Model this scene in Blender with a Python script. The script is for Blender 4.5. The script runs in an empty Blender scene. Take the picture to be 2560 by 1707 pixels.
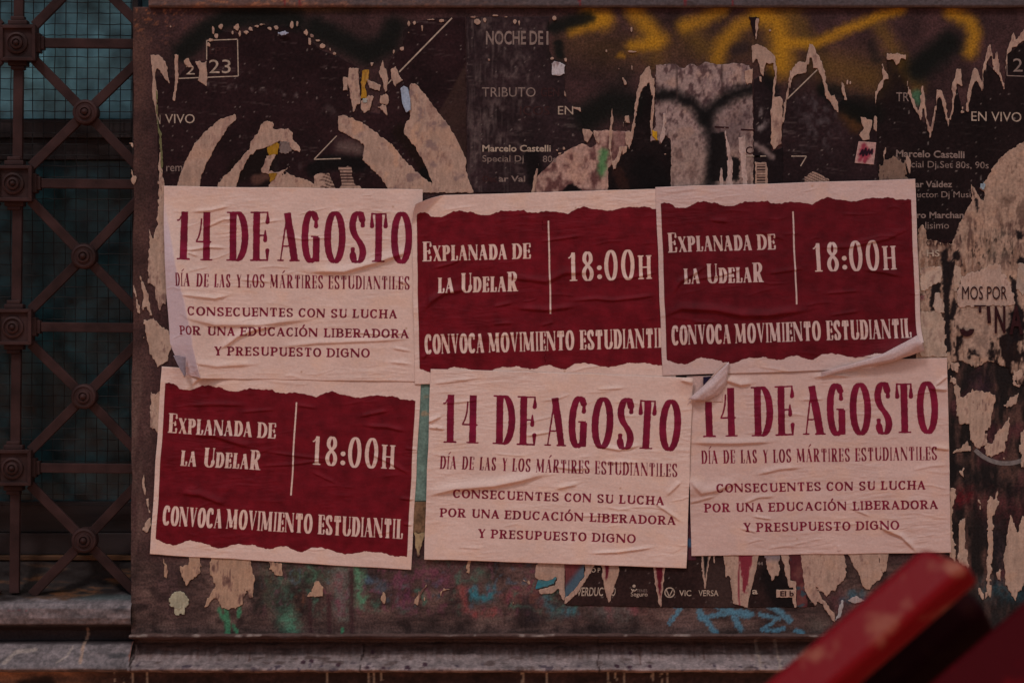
import bpy, math, random
import numpy as np
from mathutils import Vector
random.seed(7)
D = 4.5          # camera to wall, metres; one photograph pixel is one millimetre on the wall
H = 1.6          # camera height
SC = bpy.context.scene
COL = SC.collection

# ------------------------------------------------------------------ camera
cam = bpy.data.objects.new('camera', bpy.data.cameras.new('camera'))
COL.objects.link(cam)
cam.location = (0, -D, H)
cam.rotation_euler = (math.radians(90), 0, 0)
cam.data.sensor_width = 36
cam.data.lens = 36 * D / 2.56
cam.data.clip_start = 0.05
cam.data.clip_end = 200
cam.data.dof.use_dof = True
cam.data.dof.focus_distance = D
cam.data.dof.aperture_fstop = 6.0
SC.camera = cam
# ------------------------------------------------------------------ sky and sun (soft overcast evening light)
SUN_EL, SUN_AZ = 52, -32      # sun above, to the left of the camera
w = bpy.data.worlds.new('World'); SC.world = w; w.use_nodes = True
nt = w.node_tree; bg = nt.nodes['Background']
sky = nt.nodes.new('ShaderNodeTexSky'); sky.sky_type = 'NISHITA'; sky.sun_disc = False
sky.sun_elevation = math.radians(SUN_EL); sky.sun_rotation = math.radians(180 + SUN_AZ)
sky.dust_density = 4.0; sky.air_density = 0.8
nt.links.new(sky.outputs[0], bg.inputs[0]); bg.inputs[1].default_value = 0.055
sun = bpy.data.lights.new('sun', 'SUN'); sun.energy = 1.12; sun.angle = math.radians(10); sun.color = (1.0, 0.84, 0.82)
so = bpy.data.objects.new('sun', sun); COL.objects.link(so)
az, el = math.radians(SUN_AZ), math.radians(SUN_EL)
dirv = Vector((math.sin(az) * math.cos(el), -math.cos(az) * math.cos(el), math.sin(el)))
so.rotation_euler = dirv.to_track_quat('Z', 'Y').to_euler()
SC.view_settings.view_transform = 'Standard'; SC.view_settings.look = 'None'
SC.view_settings.exposure = 0.0; SC.view_settings.gamma = 1.0; SC.view_settings.use_curve_mapping = False
ILL = np.array([0.60, 0.445, 0.40])     # light that a white wall shows under this sun and sky

# ------------------------------------------------------------------ maths helpers
def lin(c):
    c = np.asarray(c, float)
    return np.where(c <= 0.04045, c / 12.92, ((c + 0.055) / 1.055) ** 2.4)
def alb(rgb):            # a colour judged in the photograph -> the surface's own colour
    return np.clip(lin(np.asarray(rgb, float) / 255.0) / ILL, 0.0, 0.9)
def _hash(ix, iy, seed):
    h = (ix.astype(np.int64) * 374761393 + iy.astype(np.int64) * 668265263 + seed * 1442695041) & 0xffffffff
    h = ((h ^ (h >> 13)) * 1274126177) & 0xffffffff
    h = h ^ (h >> 16)
    return (h & 0xffff) / 32767.5 - 1.0
def noise(X, Y, sx, sy, seed=0, octv=3):
    out = np.zeros(np.shape(X)); amp = 1.0; tot = 0
    for o in range(octv):
        x = X / sx * (2 ** o) + 31.7 * o; y = Y / sy * (2 ** o) + 17.3 * o
        ix = np.floor(x); iy = np.floor(y); fx = x - ix; fy = y - iy
        fx = fx * fx * (3 - 2 * fx); fy = fy * fy * (3 - 2 * fy)
        s = seed * 13 + o
        a = _hash(ix, iy, s); b = _hash(ix + 1, iy, s); c = _hash(ix, iy + 1, s); d = _hash(ix + 1, iy + 1, s)
        out += amp * ((a * (1 - fx) + b * fx) * (1 - fy) + (c * (1 - fx) + d * fx) * fy)
        tot += amp; amp *= 0.5
    return out / tot * 1.4
def sstep(a, b, x):
    t = np.clip((x - a) / (b - a), 0, 1)
    return t * t * (3 - 2 * t)
def seg_d(X, Y, p, q):
    px, py = p; qx, qy = q
    dx, dy = qx - px, qy - py
    L2 = dx * dx + dy * dy + 1e-9
    t = np.clip(((X - px) * dx + (Y - py) * dy) / L2, 0, 1)
    return np.hypot(X - px - t * dx, Y - py - t * dy), t
def line_d(X, Y, pts):
    d = None
    for a, b in zip(pts[:-1], pts[1:]):
        e, _ = seg_d(X, Y, a, b)
        d = e if d is None else np.minimum(d, e)
    return d
def poly_sd(X, Y, pts):          # positive inside
    d = np.full(np.shape(X), 1e9); ins = np.zeros(np.shape(X), bool)
    n = len(pts)
    for i in range(n):
        a = pts[i]; b = pts[(i + 1) % n]
        e, _ = seg_d(X, Y, a, b); d = np.minimum(d, e)
        if a[1] != b[1]:
            c = ((a[1] > Y) != (b[1] > Y)) & (X < (b[0] - a[0]) * (Y - a[1]) / (b[1] - a[1]) + a[0])
            ins ^= c
    return np.where(ins, d, -d)
def wp(px, py, y=0.0):           # photograph pixel at depth y behind the wall plane -> world
    k = (D + y) / D
    return ((px - 1280) / 1000 * k, y, H + (853.5 - py) / 1000 * k)

# ------------------------------------------------------------------ object helpers
def tag(o, label=None, cat=None, group=None, kind=None):
    if label: o['label'] = label
    if cat: o['category'] = cat
    if group: o['group'] = group
    if kind: o['kind'] = kind
    return o
def empty(name, loc, label, cat, group=None):
    o = bpy.data.objects.new(name, None); o.location = loc; o.empty_display_size = 0.05
    COL.objects.link(o)
    return tag(o, label, cat, group)
def link(name, me, mat, parent=None):
    o = bpy.data.objects.new(name, me)
    if mat is not None and len(me.materials) == 0: me.materials.append(mat)
    COL.objects.link(o)
    if parent is not None:
        o.parent = parent
        o.matrix_parent_inverse = parent.matrix_world.inverted() if False else o.matrix_parent_inverse
        o.location = -Vector(parent_world(parent))
    return o
def parent_world(p):
    v = Vector(p.location)
    while p.parent is not None:
        p = p.parent; v += Vector(p.location)
    return v
def mesh_np(name, V, Q, smooth=True, attrs=None, cols=None):
    me = bpy.data.meshes.new(name)
    n = len(Q)
    me.vertices.add(len(V)); me.vertices.foreach_set('co', np.asarray(V, np.float32).ravel())
    me.loops.add(n * 4); me.loops.foreach_set('vertex_index', np.asarray(Q, np.int32).ravel())
    me.polygons.add(n); me.polygons.foreach_set('loop_start', np.arange(n, dtype=np.int32) * 4)
    me.polygons.foreach_set('use_smooth', np.full(n, smooth))
    me.update(calc_edges=True)
    for k, a in (attrs or {}).items():
        at = me.attributes.new(k, 'FLOAT', 'POINT'); at.data.foreach_set('value', np.asarray(a, np.float32).ravel())
    if cols is not None:
        at = me.color_attributes.new('Col', 'FLOAT_COLOR', 'POINT')
        c4 = np.ones((len(V), 4), np.float32); c4[:, :3] = cols
        at.data.foreach_set('color', c4.ravel())
    return me
def skirt(V, Q, cols, attrs, drop):
    E = np.concatenate([Q[:, [0, 1]], Q[:, [1, 2]], Q[:, [2, 3]], Q[:, [3, 0]]])
    S = np.sort(E, axis=1); key = S[:, 0].astype(np.int64) * (len(V) + 1) + S[:, 1]
    u, idx, cnt = np.unique(key, return_index=True, return_counts=True)
    B = E[idx[cnt == 1]]
    vs = np.unique(B); m = np.full(len(V), -1); m[vs] = np.arange(len(vs)) + len(V)
    W = V[vs].copy(); W[:, 1] = W[:, 1] + drop / 1000.0
    Q2 = np.stack([B[:, 1], B[:, 0], m[B[:, 0]], m[B[:, 1]]], 1)
    V = np.concatenate([V, W]); Q = np.concatenate([Q, Q2])
    if cols is not None: cols = np.concatenate([cols, cols[vs]])
    attrs = {k: np.concatenate([a, a[vs]]) for k, a in (attrs or {}).items()}
    return V, Q, cols, attrs
def sheet(name, bbox, step, mat, colf, h=1.0, mask=None, parent=None, drop=0.8, hf=None, ypl=0.0):
    x0, y0, x1, y1 = bbox
    nx = int(math.ceil((x1 - x0) / step)) + 1; ny = int(math.ceil((y1 - y0) / step)) + 1
    X, Y = np.meshgrid(x0 + np.arange(nx) * step, y0 + np.arange(ny) * step)
    if mask is not None:
        M = mask(X, Y)
        gy, gx = np.gradient(M, step)
        ins = M > 0
        keep = ins[:-1, :-1] | ins[1:, :-1] | ins[:-1, 1:] | ins[1:, 1:]
        g2 = gx * gx + gy * gy + 0.05
        sx = np.clip(-M * gx / g2, -step, step); sy = np.clip(-M * gy / g2, -step, step)
        X = np.where(ins, X, X + sx); Y = np.where(ins, Y, Y + sy)
    else:
        keep = np.ones((ny - 1, nx - 1), bool)
    if not keep.any(): return None
    Hh = np.full(X.shape, float(h))
    if hf is not None: Hh = Hh + hf(X, Y)
    idx = np.arange(nx * ny).reshape(ny, nx)
    Q = np.stack([idx[1:, :-1][keep], idx[1:, 1:][keep], idx[:-1, 1:][keep], idx[:-1, :-1][keep]], 1)
    used = np.unique(Q); m = np.full(nx * ny, -1); m[used] = np.arange(len(used)); Q = m[Q]
    Xf, Yf, Hf = X.ravel()[used], Y.ravel()[used], Hh.ravel()[used]
    V = np.stack([(Xf - 1280) / 1000, -Hf / 1000 + ypl, H + (853.5 - Yf) / 1000], 1)
    cols = alb(np.clip(colf(Xf, Yf), 0, 255))
    if drop: V, Q, cols, _ = skirt(V, Q, cols, None, drop)
    me = mesh_np(name, V, Q, True, None, cols)
    return link(name, me, mat, parent)

# ------------------------------------------------------------------ materials
def nmat(name):
    m = bpy.data.materials.new(name); m.use_nodes = True
    n = m.node_tree; return m, n, n.nodes['Principled BSDF']
def add_bump(n, b, scale, dist, detail=6, strength=0.5, stretch=(1, 1, 1), coord='Object'):
    tc = n.nodes.new('ShaderNodeTexCoord'); mp = n.nodes.new('ShaderNodeMapping'); mp.inputs['Scale'].default_value = stretch
    nz = n.nodes.new('ShaderNodeTexNoise'); nz.inputs['Scale'].default_value = scale; nz.inputs['Detail'].default_value = detail
    nz.inputs['Roughness'].default_value = 0.65
    bp = n.nodes.new('ShaderNodeBump'); bp.inputs['Strength'].default_value = strength; bp.inputs['Distance'].default_value = dist
    n.links.new(tc.outputs[coord], mp.inputs[0]); n.links.new(mp.outputs[0], nz.inputs['Vector'])
    n.links.new(nz.outputs[0], bp.inputs['Height']); n.links.new(bp.outputs[0], b.inputs['Normal'])
    return tc, nz, bp
def mottle(n, src, scale, lo, hi, detail=5, stretch=(1, 1, 1)):
    tc = n.nodes.new('ShaderNodeTexCoord'); mp = n.nodes.new('ShaderNodeMapping'); mp.inputs['Scale'].default_value = stretch
    nz = n.nodes.new('ShaderNodeTexNoise'); nz.inputs['Scale'].default_value = scale; nz.inputs['Detail'].default_value = detail
    mr = n.nodes.new('ShaderNodeMapRange'); mr.inputs['From Min'].default_value = 0.3; mr.inputs['From Max'].default_value = 0.7
    mr.inputs['To Min'].default_value = lo; mr.inputs['To Max'].default_value = hi
    mx = n.nodes.new('ShaderNodeVectorMath'); mx.operation = 'SCALE'
    n.links.new(tc.outputs['Object'], mp.inputs[0]); n.links.new(mp.outputs[0], nz.inputs['Vector']); n.links.new(nz.outputs[0], mr.inputs['Value'])
    n.links.new(src, mx.inputs[0]); n.links.new(mr.outputs[0], mx.inputs['Scale'])
    return mx.outputs[0]
def mat_attr(name, rough=0.75, spec=0.25, grain=(0.85, 1.15), gs=260, bump=0.0006, bs=120):
    m, n, b = nmat(name)
    at = n.nodes.new('ShaderNodeAttribute'); at.attribute_name = 'Col'
    o = mottle(n, at.outputs['Color'], gs, grain[0], grain[1])
    n.links.new(o, b.inputs['Base Color'])
    b.inputs['Roughness'].default_value = rough; b.inputs['Specular IOR Level'].default_value = spec
    add_bump(n, b, bs, bump, strength=1.0)
    return m
def mat_flat(name, rgb, rough=0.6, spec=0.3, grain=(0.8, 1.2), gs=60, bump=0.0005, bs=90, metal=0.0, stretch=(1, 1, 1)):
    m, n, b = nmat(name)
    rg = n.nodes.new('ShaderNodeRGB'); c = alb(rgb); rg.outputs[0].default_value = (c[0], c[1], c[2], 1)
    o = mottle(n, rg.outputs[0], gs, grain[0], grain[1], stretch=stretch)
    n.links.new(o, b.inputs['Base Color'])
    b.inputs['Roughness'].default_value = rough; b.inputs['Specular IOR Level'].default_value = spec; b.inputs['Metallic'].default_value = metal
    add_bump(n, b, bs, bump, strength=1.0, stretch=stretch)
    return m
def mat_poster(name, paper, ink):
    m, n, b = nmat(name)
    at = n.nodes.new('ShaderNodeAttribute'); at.attribute_name = 'ink'
    mr = n.nodes.new('ShaderNodeMapRange'); mr.interpolation_type = 'SMOOTHSTEP'
    mr.inputs['From Min'].default_value = -0.75; mr.inputs['From Max'].default_value = 0.75
    n.links.new(at.outputs['Fac'], mr.inputs['Value'])
    cp = n.nodes.new('ShaderNodeAttribute'); cp.attribute_name = 'Col'
    ik = n.nodes.new('ShaderNodeRGB'); c = alb(ink); ik.outputs[0].default_value = (c[0], c[1], c[2], 1)
    io = mottle(n, ik.outputs[0], 30, 0.75, 1.3)
    mx = n.nodes.new('ShaderNodeMix'); mx.data_type = 'RGBA'
    n.links.new(mr.outputs[0], mx.inputs['Factor']); n.links.new(cp.outputs['Color'], mx.inputs[6]); n.links.new(io, mx.inputs[7])
    o = mottle(n, mx.outputs[2], 220, 0.94, 1.06)
    n.links.new(o, b.inputs['Base Color'])
    b.inputs['Roughness'].default_value = 0.6; b.inputs['Specular IOR Level'].default_value = 0.12
    add_bump(n, b, 26, 0.0012, detail=4, strength=0.55, stretch=(0.45, 1, 1.6))
    return m
M_WALL = mat_attr('painted render', 0.7, 0.10, (0.6, 1.4), 190, 0.0016, 95)
M_OLD = mat_attr('old printed paper', 0.75, 0.07, (0.75, 1.25), 160, 0.0007, 70)
M_TORN = mat_attr('torn paper fibre', 0.85, 0.1, (0.86, 1.1), 230, 0.0006, 130)
M_STONE = mat_attr('ledge render', 0.7, 0.2, (0.75, 1.25), 150, 0.0014, 80)
M_IRON = mat_flat('painted iron', (38, 21, 19), 0.6, 0.15, (0.55, 1.55), 16, 0.0009, 110)
M_WIRE = mat_flat('wire', (16, 13, 13), 0.6, 0.3)
M_PW = mat_poster('white poster print', None, (92, 13, 32))
M_PM = mat_poster('maroon poster print', None, (82, 9, 17))
M_PM2 = mat_poster('dark maroon poster print', None, (72, 8, 15))
def mat_print(name, rgb): return mat_flat(name, rgb, 0.8, 0.07, (0.7, 1.25), 120, 0.0001)
M_T1 = mat_print('pale print', (135, 110, 95)); M_T2 = mat_print('grey print', (104, 82, 74))
M_T3 = mat_print('faded print', (46, 25, 24)); M_T4 = mat_print('dark print', (38, 16, 17))

# ------------------------------------------------------------------ colour painting helpers (display colours)
def C3(*c): return np.array(c, float)
def fill(X, c): return np.tile(np.asarray(c, float), X.shape + (1,)) if X.ndim else np.asarray(c, float)
def mixc(col, c, a): return col * (1 - a[..., None]) + np.asarray(c, float) * a[..., None]
def brush(col, X, Y, pts, r, c, op=1.0, soft=0.5, rag=3.0, seed=0, ns=9):
    d = line_d(X, Y, pts) if len(pts) > 1 else np.hypot(X - pts[0][0], Y - pts[0][1])
    d = d + rag * noise(X, Y, ns, ns, seed, 3)
    return mixc(col, c, op * sstep(r * (1 + soft * 0.5), r * (1 - soft), d))
def blot(col, X, Y, poly, c, op=1.0, soft=2.0, rag=2.0, seed=0, ns=7):
    d = poly_sd(X, Y, poly) + rag * noise(X, Y, ns, ns, seed, 3)
    return mixc(col, c, op * sstep(-soft, soft, d))
YEL = (140, 91, 18); YEL2 = (92, 62, 20)
def sprays(col, X, Y, k=1.0):
    B = lambda pts, r, c, op=1.0, soft=0.7, rag=3.0, seed=0: brush(col, X, Y, pts, r, c, op * k, soft, rag, seed)
    for pts, r, op in (([(1440, 105), (1560, 130), (1700, 120), (1900, 110), (2000, 160), (2120, 170), (2180, 190)], 62, .26),
                       ([(2199, 70), (2235, 129), (2271, 175), (2292, 216)], 26, .6), ([(1983, 31), (2014, 93)], 28, .6), ([(1720, 70), (1762, 125)], 30, .5), ([(2070, 165), (2173, 196)], 44, .4), ([(1620, 60), (1640, 150)], 30, .4)):
        col = B(pts, r, YEL2, op, 1.1, 6, 3)
    for i, (pts, r, op) in enumerate((([(1432, 77), (1480, 64), (1512, 44)], 16, .75), ([(1478, 40), (1510, 52)], 24, .85), ([(1584, 31), (1617, 67), (1650, 100)], 25, .8),
                       ([(1581, 116), (1632, 108)], 18, .85), ([(1710, 66), (1751, 53), (1803, 26)], 18, .75), ([(1548, 140), (1560, 142)], 8, .6),
                       ([(1794, 149), (1803, 113), (1844, 67), (1890, 41)], 21, .75), ([(1915, 40), (1942, 58), (1955, 103), (1953, 165)], 29, .9),
                       ([(1957, 108), (2034, 111), (2111, 77), (2199, 41), (2250, 26)], 16, .85), ([(2379, 31), (2425, 57), (2436, 87), (2425, 129)], 20, .85))):
        rr = r * (1.16 + .12 * math.sin(i * 2.1))
        col = B(pts, rr, YEL, op, 1.0, 4, i + 5)
    col = B([(1838, 128), (1862, 120)], 16, (34, 22, 22), .8, .8, 4)
    for i, (pts, r, op) in enumerate((([(2295, 175), (2372, 108)], 38, .97), ([(2140, 268), (2185, 285)], 32, .8), ([(455, 130), (505, 85), (565, 48), (660, 38), (740, 52)], 30, .93),
                       ([(790, 70), (860, 105), (915, 135), (965, 110), (985, 70)], 34, .93), ([(1385, 70), (1440, 52), (1470, 45)], 20, .9), ([(1395, 110), (1400, 140)], 14, .9),
                       ([(1465, 295), (1520, 262), (1575, 265)], 42, .9), ([(1560, 190), (1540, 220)], 30, .4), ([(2060, 225), (2100, 235)], 22, .7), ([(2180, 110), (2190, 150)], 14, .4))):
        col = B(pts, r, (11, 11, 9), op, .75, 4, i + 30)
    col = B([(2292, 240), (2296, 250)], 16, (52, 82, 58), .8, .7, 4, 60)
    col = B([(1920, 200), (1940, 230)], 14, (12, 10, 10), .7)
    return col
def wall_col(X, Y):
    n1 = noise(X, Y, 60, 60, 1, 4); n2 = noise(X, Y, 9, 9, 2, 3); n3 = noise(X, Y, 22, 5, 3, 3)
    col = fill(X, (47, 28, 27)) * (1 + 0.25 * n1 + 0.16 * n2)[..., None]
    a = sstep(400, 345, X) * sstep(1500, 200, Y)
    col = mixc(col, (70, 45, 37), 0.8 * a * (0.7 + 0.4 * n1).clip(0, 1))
    a = sstep(395, 340, X) * sstep(850, 950, Y)
    col = mixc(col, (84, 60, 52), 0.75 * a * (0.6 + 0.5 * noise(X, Y, 14, 60, 9)).clip(0, 1))
    # orange flecks where the upper left paint is rough
    a = sstep(600, 340, X) * sstep(170, 40, Y) + 0.6 * sstep(560, 340, X) * sstep(60, 20, Y)
    col = mixc(col, (118, 66, 42), (sstep(0.35, 0.7, noise(X, Y, 7, 5, 11, 3)) * a * .6).clip(0, 1))
    col = mixc(col, (60, 42, 20), .5 * sstep(40, 22, Y) * sstep(500, 700, X) * sstep(1000, 800, X))
    # lower band: greyer, horizontally brushed
    a = sstep(1380, 1420, Y)
    low = fill(X, (60, 41, 37)) * (1 + 0.3 * n1 + 0.22 * n3)[..., None]
    low = mixc(low, (92, 66, 58), .7 * sstep(.1, .8, noise(X, Y, 60, 26, 14, 4))); low = mixc(low, (28, 18, 17), .7 * sstep(.2, .8, noise(X, Y, 44, 40, 15, 4)))
    cs = noise(X, Y, 46, 60, 16, 3); cm = sstep(600, 700, X) * sstep(1680, 1400, X) * sstep(1560, 1500, Y)
    for q, cc in ((0.35, (56, 84, 68)), (-.1, (92, 44, 56)), (-.55, (58, 68, 78)), (.8, (88, 50, 36))): low = mixc(low, cc, .65 * cm * sstep(.22, .05, np.abs(cs - q)) * sstep(-.3, .5, noise(X, Y, 10, 12, 17, 3)))
    col = col * (1 - a[..., None]) + low * a[..., None]
    def B(c0, pts, r, c, op=.8, soft=.8, rag=6, seed=0):
        c1 = brush(c0, X, Y, pts, r * 1.25, c, op, 1.0, 9, seed, 12)
        k = (.35 + .65 * sstep(-.5, .2, noise(X, Y, 7, 9, seed + 300, 3)))[..., None]
        return c0 * (1 - .78 * k) + c1 * .78 * k
    G = (50, 76, 60)
    for i, (pts, r, c, op) in enumerate((
            ([(420, 1440), (430, 1500)], 30, (70, 44, 44), .6), ([(640, 1460), (650, 1530)], 16, (28, 22, 20), .9), ([(660, 1420), (670, 1500)], 14, (52, 56, 42), .6),
            ([(700, 1480), (715, 1560)], 26, G, .75), ([(720, 1540), (735, 1575)], 18, (66, 110, 84), .8), ([(740, 1440), (800, 1440)], 22, (50, 70, 52), .8),
            ([(770, 1440), (745, 1475)], 10, (26, 26, 22), .8), ([(850, 1430), (856, 1530)], 20, (82, 88, 78), .8), ([(848, 1445), (850, 1470)], 14, (110, 58, 64), .6),
            ([(850, 1500), (852, 1530)], 9, (105, 52, 60), .6), ([(895, 1420), (900, 1500)], 16, (70, 118, 84), .85), ([(930, 1450), (950, 1465)], 16, (66, 78, 92), .6),
            ([(1005, 1460), (1015, 1510)], 20, (100, 46, 66), .8), ([(1080, 1440), (1100, 1450)], 18, (96, 42, 56), .7), ([(1130, 1420), (1160, 1410)], 30, (66, 36, 42), .6),
            ([(1185, 1475), (1190, 1495), (1225, 1495), (1222, 1470)], 11, (40, 96, 104), .9), ([(1150, 1470), (1165, 1520), (1195, 1538), (1230, 1530)], 10, (118, 48, 46), .85),
            ([(1260, 1490), (1300, 1490)], 13, (104, 46, 46), .7), ([(1130, 1480), (1145, 1520)], 16, (30, 22, 22), .7), ([(1170, 1440), (1220, 1440)], 20, (60, 58, 50), .6),
            ([(1315, 1500), (1330, 1540)], 20, (34, 26, 28), .7), ([(1365, 1500), (1380, 1530), (1430, 1525)], 14, (44, 88, 96), .75), ([(1330, 1470), (1350, 1500)], 18, (90, 42, 44), .6),
            ([(1500, 1525), (1560, 1530)], 26, (84, 76, 70), .6), ([(1520, 1520), (1524, 1545)], 9, (118, 62, 62), .6), ([(1610, 1522), (1625, 1540)], 15, (78, 44, 40), .7),
            ([(1585, 1520), (1586, 1524)], 8, (120, 52, 58), .6), ([(1700, 1540), (1760, 1560)], 30, (92, 68, 62), .5), ([(2040, 1560), (2090, 1570)], 24, (60, 50, 44), .6),
            ([(2110, 1500), (2150, 1480), (2160, 1500)], 12, (36, 74, 88), .7), ([(2080, 1490), (2110, 1520)], 18, (74, 34, 38), .7))):
        col = B(col, pts, r, c, op, .8, 6, 70 + i)
    for xx in (775, 822, 878): col = brush(col, X, Y, [(xx, 1430 if xx == 878 else 1490), (xx + 2, 1586)], 7 if xx == 878 else 6, (50, 28, 28), .8, .6, 2)
    # green drip marks
    for pts, r in (([(548, 1525), (556, 1540)], 7), ([(566, 1525), (570, 1588)], 8), ([(600, 1520), (596, 1540)], 6), ([(585, 1560), (592, 1582)], 4), ([(858, 1570), (853, 1588)], 4)):
        col = brush(col, X, Y, pts, r, (50, 92, 64), .85, .5, 4)
    # blue brushed letters low on the right
    for pts, r in (([(1672, 1558), (1702, 1520), (1680, 1512)], 5), ([(1738, 1478), (1750, 1530), (1790, 1582)], 8), ([(1740, 1482), (1800, 1520), (1870, 1540)], 6), ([(1815, 1488), (1830, 1530), (1852, 1572)], 8),
                   ([(1750, 1545), (1800, 1535), (1850, 1528), (1878, 1535)], 7), ([(1903, 1502), (1930, 1515), (1975, 1550)], 9), ([(1900, 1535), (1945, 1545), (1905, 1575), (1960, 1572)], 6), ([(1990, 1575), (2008, 1582)], 7)):
        col = brush(col, X, Y, pts, r, (64, 90, 102), .88, .4, 4, 5, 6)
    # right side: decayed layers
    a = sstep(2300, 2370, X) * sstep(600, 700, Y)
    n4 = noise(X, Y, 22, 70, 21, 4); n5 = noise(X, Y, 8, 26, 22, 3)
    dk = mixc(fill(X, (22, 16, 15)), (66, 42, 36), sstep(-.2, .7, n4 + .4 * n5))
    dk = mixc(dk, (70, 30, 34), .5 * sstep(.2, .8, noise(X, Y, 50, 60, 23)))
    col = col * (1 - a[..., None]) + dk * a[..., None]
    for i, (pts, r, c, op) in enumerate((([(2395, 1245), (2420, 1235)], 20, (82, 14, 18), .8), ([(2480, 1260), (2560, 1290)], 40, (66, 26, 28), .7), ([(2450, 960), (2455, 1000)], 26, (46, 24, 34), .7),
                       ([(2480, 1320), (2500, 1400)], 22, (62, 44, 46), .5), ([(2470, 1470), (2515, 1480)], 24, (28, 60, 68), .7), ([(2545, 1480), (2560, 1500)], 20, (26, 56, 66), .7),
                       ([(2360, 1160), (2440, 1200), (2560, 1230)], 22, (16, 13, 13), .9), ([(2490, 1350), (2500, 1420)], 14, (16, 13, 16), .8), ([(2450, 1540), (2520, 1560)], 50, (34, 28, 26), .8))):
        col = B(col, pts, r, c, op, .7, 8, 120 + i)
    col = sprays(col, X, Y)
    # chips, specks
    col = mixc(col, (120, 96, 84), .7 * sstep(1.15, 1.3, noise(X, Y, 4, 4, 40, 1)) * sstep(.1, .5, noise(X, Y, 70, 70, 41)))
    return np.clip(col, 3, 255)
def pale_col(tone=(140, 110, 100), dirt_shade=.4, seed=0, dc=(70, 44, 40), vs=1.0):
    def f(X, Y):
        n1 = noise(X, Y, 30, 44, seed + 1, 4); n2 = noise(X, Y, 4, 16 * vs, seed + 2, 3); n3 = noise(X, Y, 5, 6, seed + 3, 2)
        col = fill(X, tone) * (1 + .09 * n1 + .08 * n2)[..., None]
        col = mixc(col, (150, 104, 80), .25 * sstep(.1, .8, noise(X, Y, 40, 30, seed + 4, 3)))
        col = mixc(col, dc, dirt_shade * .9 * sstep(.25, 1.0, n1 + .45 * n2))
        return mixc(col, dc, (.2 + .4 * dirt_shade) * sstep(.45, 1.0, noise(X, Y, 4, 11, seed + 3, 3) + .45 * n1))
    return f
def scrap(parent, poly, h=2.0, tone=(140, 110, 100), dirt_shade=.35, rag=1.6, step=2.4, name='torn_paper', seed=None, extra=None, mat=None, vs=1.0, dc=(70, 44, 40), drop=1.4):
    if seed is None: seed = int(abs(poly[0][0] * 7 + poly[0][1] * 3)) % 997
    xs = [p[0] for p in poly]; ys = [p[1] for p in poly]
    bb = (min(xs) - 5, min(ys) - 5, max(xs) + 5, max(ys) + 5)
    base = pale_col(tone, min(1, dirt_shade * 1.5), seed, dc, vs); h = h + .8
    def cf(X, Y):
        c = base(X, Y)
        return extra(c, X, Y) if extra else c
    def mk(X, Y): return poly_sd(X, Y, poly) + rag * noise(X, Y, 7, 9, seed, 3) + rag * .9 * noise(X, Y, 3.5, 20, seed + 5, 2)
    return sheet(name, bb, step, mat or M_TORN, cf, h, mk, parent, drop=drop, hf=lambda X, Y: .5 * noise(X, Y, 22, 30, seed + 9, 3) + .7 * sstep(7, 0, np.abs(poly_sd(X, Y, poly))) * noise(X, Y, 16, 16, seed + 8, 2).clip(0, 1))

# ------------------------------------------------------------------ general solid meshes
def prism(name, pts, y0, y1, mat, parent=None, bevel=0.0):
    """polygon given in photograph pixels at depth y0 (front) .. y1 (back)"""
    me = bpy.data.meshes.new(name)
    n = len(pts)
    f = [wp(px, py, y0) for px, py in pts]
    V = f + [(p[0], y1, p[2]) for p in f]
    F = [tuple(range(n))[::-1], tuple(range(n, 2 * n))] + [(i, (i + 1) % n, n + (i + 1) % n, n + i) for i in range(n)]
    me.from_pydata(V, [], F); me.update()
    import bmesh
    bm = bmesh.new(); bm.from_mesh(me)
    bmesh.ops.recalc_face_normals(bm, faces=bm.faces)
    if bevel:
        bmesh.ops.bevel(bm, geom=list(bm.edges), offset=bevel, segments=2, affect='EDGES', profile=0.6, clamp_overlap=True)
    bm.to_mesh(me); bm.free()
    return link(name, me, mat, parent)
def bar_pts(a, b, wd):
    ax, ay = a; bx, by = b
    L = math.hypot(bx - ax, by - ay); nx, ny = -(by - ay) / L * wd / 2, (bx - ax) / L * wd / 2
    return [(ax + nx, ay + ny), (bx + nx, by + ny), (bx - nx, by - ny), (ax - nx, ay - ny)]
def disc_stack(name, cx, cy, rings, mat, parent, seg=40, yb=0.05):
    """turned boss: rings = [(radius px, height in metres toward the viewer)]"""
    V = []; F = []
    c = wp(cx, cy, yb)
    for r, hh in rings:
        for i in range(seg):
            a = 2 * math.pi * i / seg
            V.append((c[0] + r / 1000 * math.cos(a), yb - hh, c[2] + r / 1000 * math.sin(a)))
    for k in range(len(rings) - 1):
        for i in range(seg):
            j = (i + 1) % seg
            F.append((k * seg + i, (k + 1) * seg + i, (k + 1) * seg + j, k * seg + j))
    V.append((c[0], yb - rings[-1][1] - 0.001, c[2])); k = len(rings) - 1
    for i in range(seg): F.append((k * seg + i, len(V) - 1, k * seg + (i + 1) % seg))
    me = bpy.data.meshes.new(name); me.from_pydata(V, [], F); me.update()
    import bmesh
    bm = bmesh.new(); bm.from_mesh(me); bmesh.ops.recalc_face_normals(bm, faces=bm.faces)
    for f in bm.faces: f.smooth = False
    bm.to_mesh(me); bm.free()
    return link(name, me, mat, parent)
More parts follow.
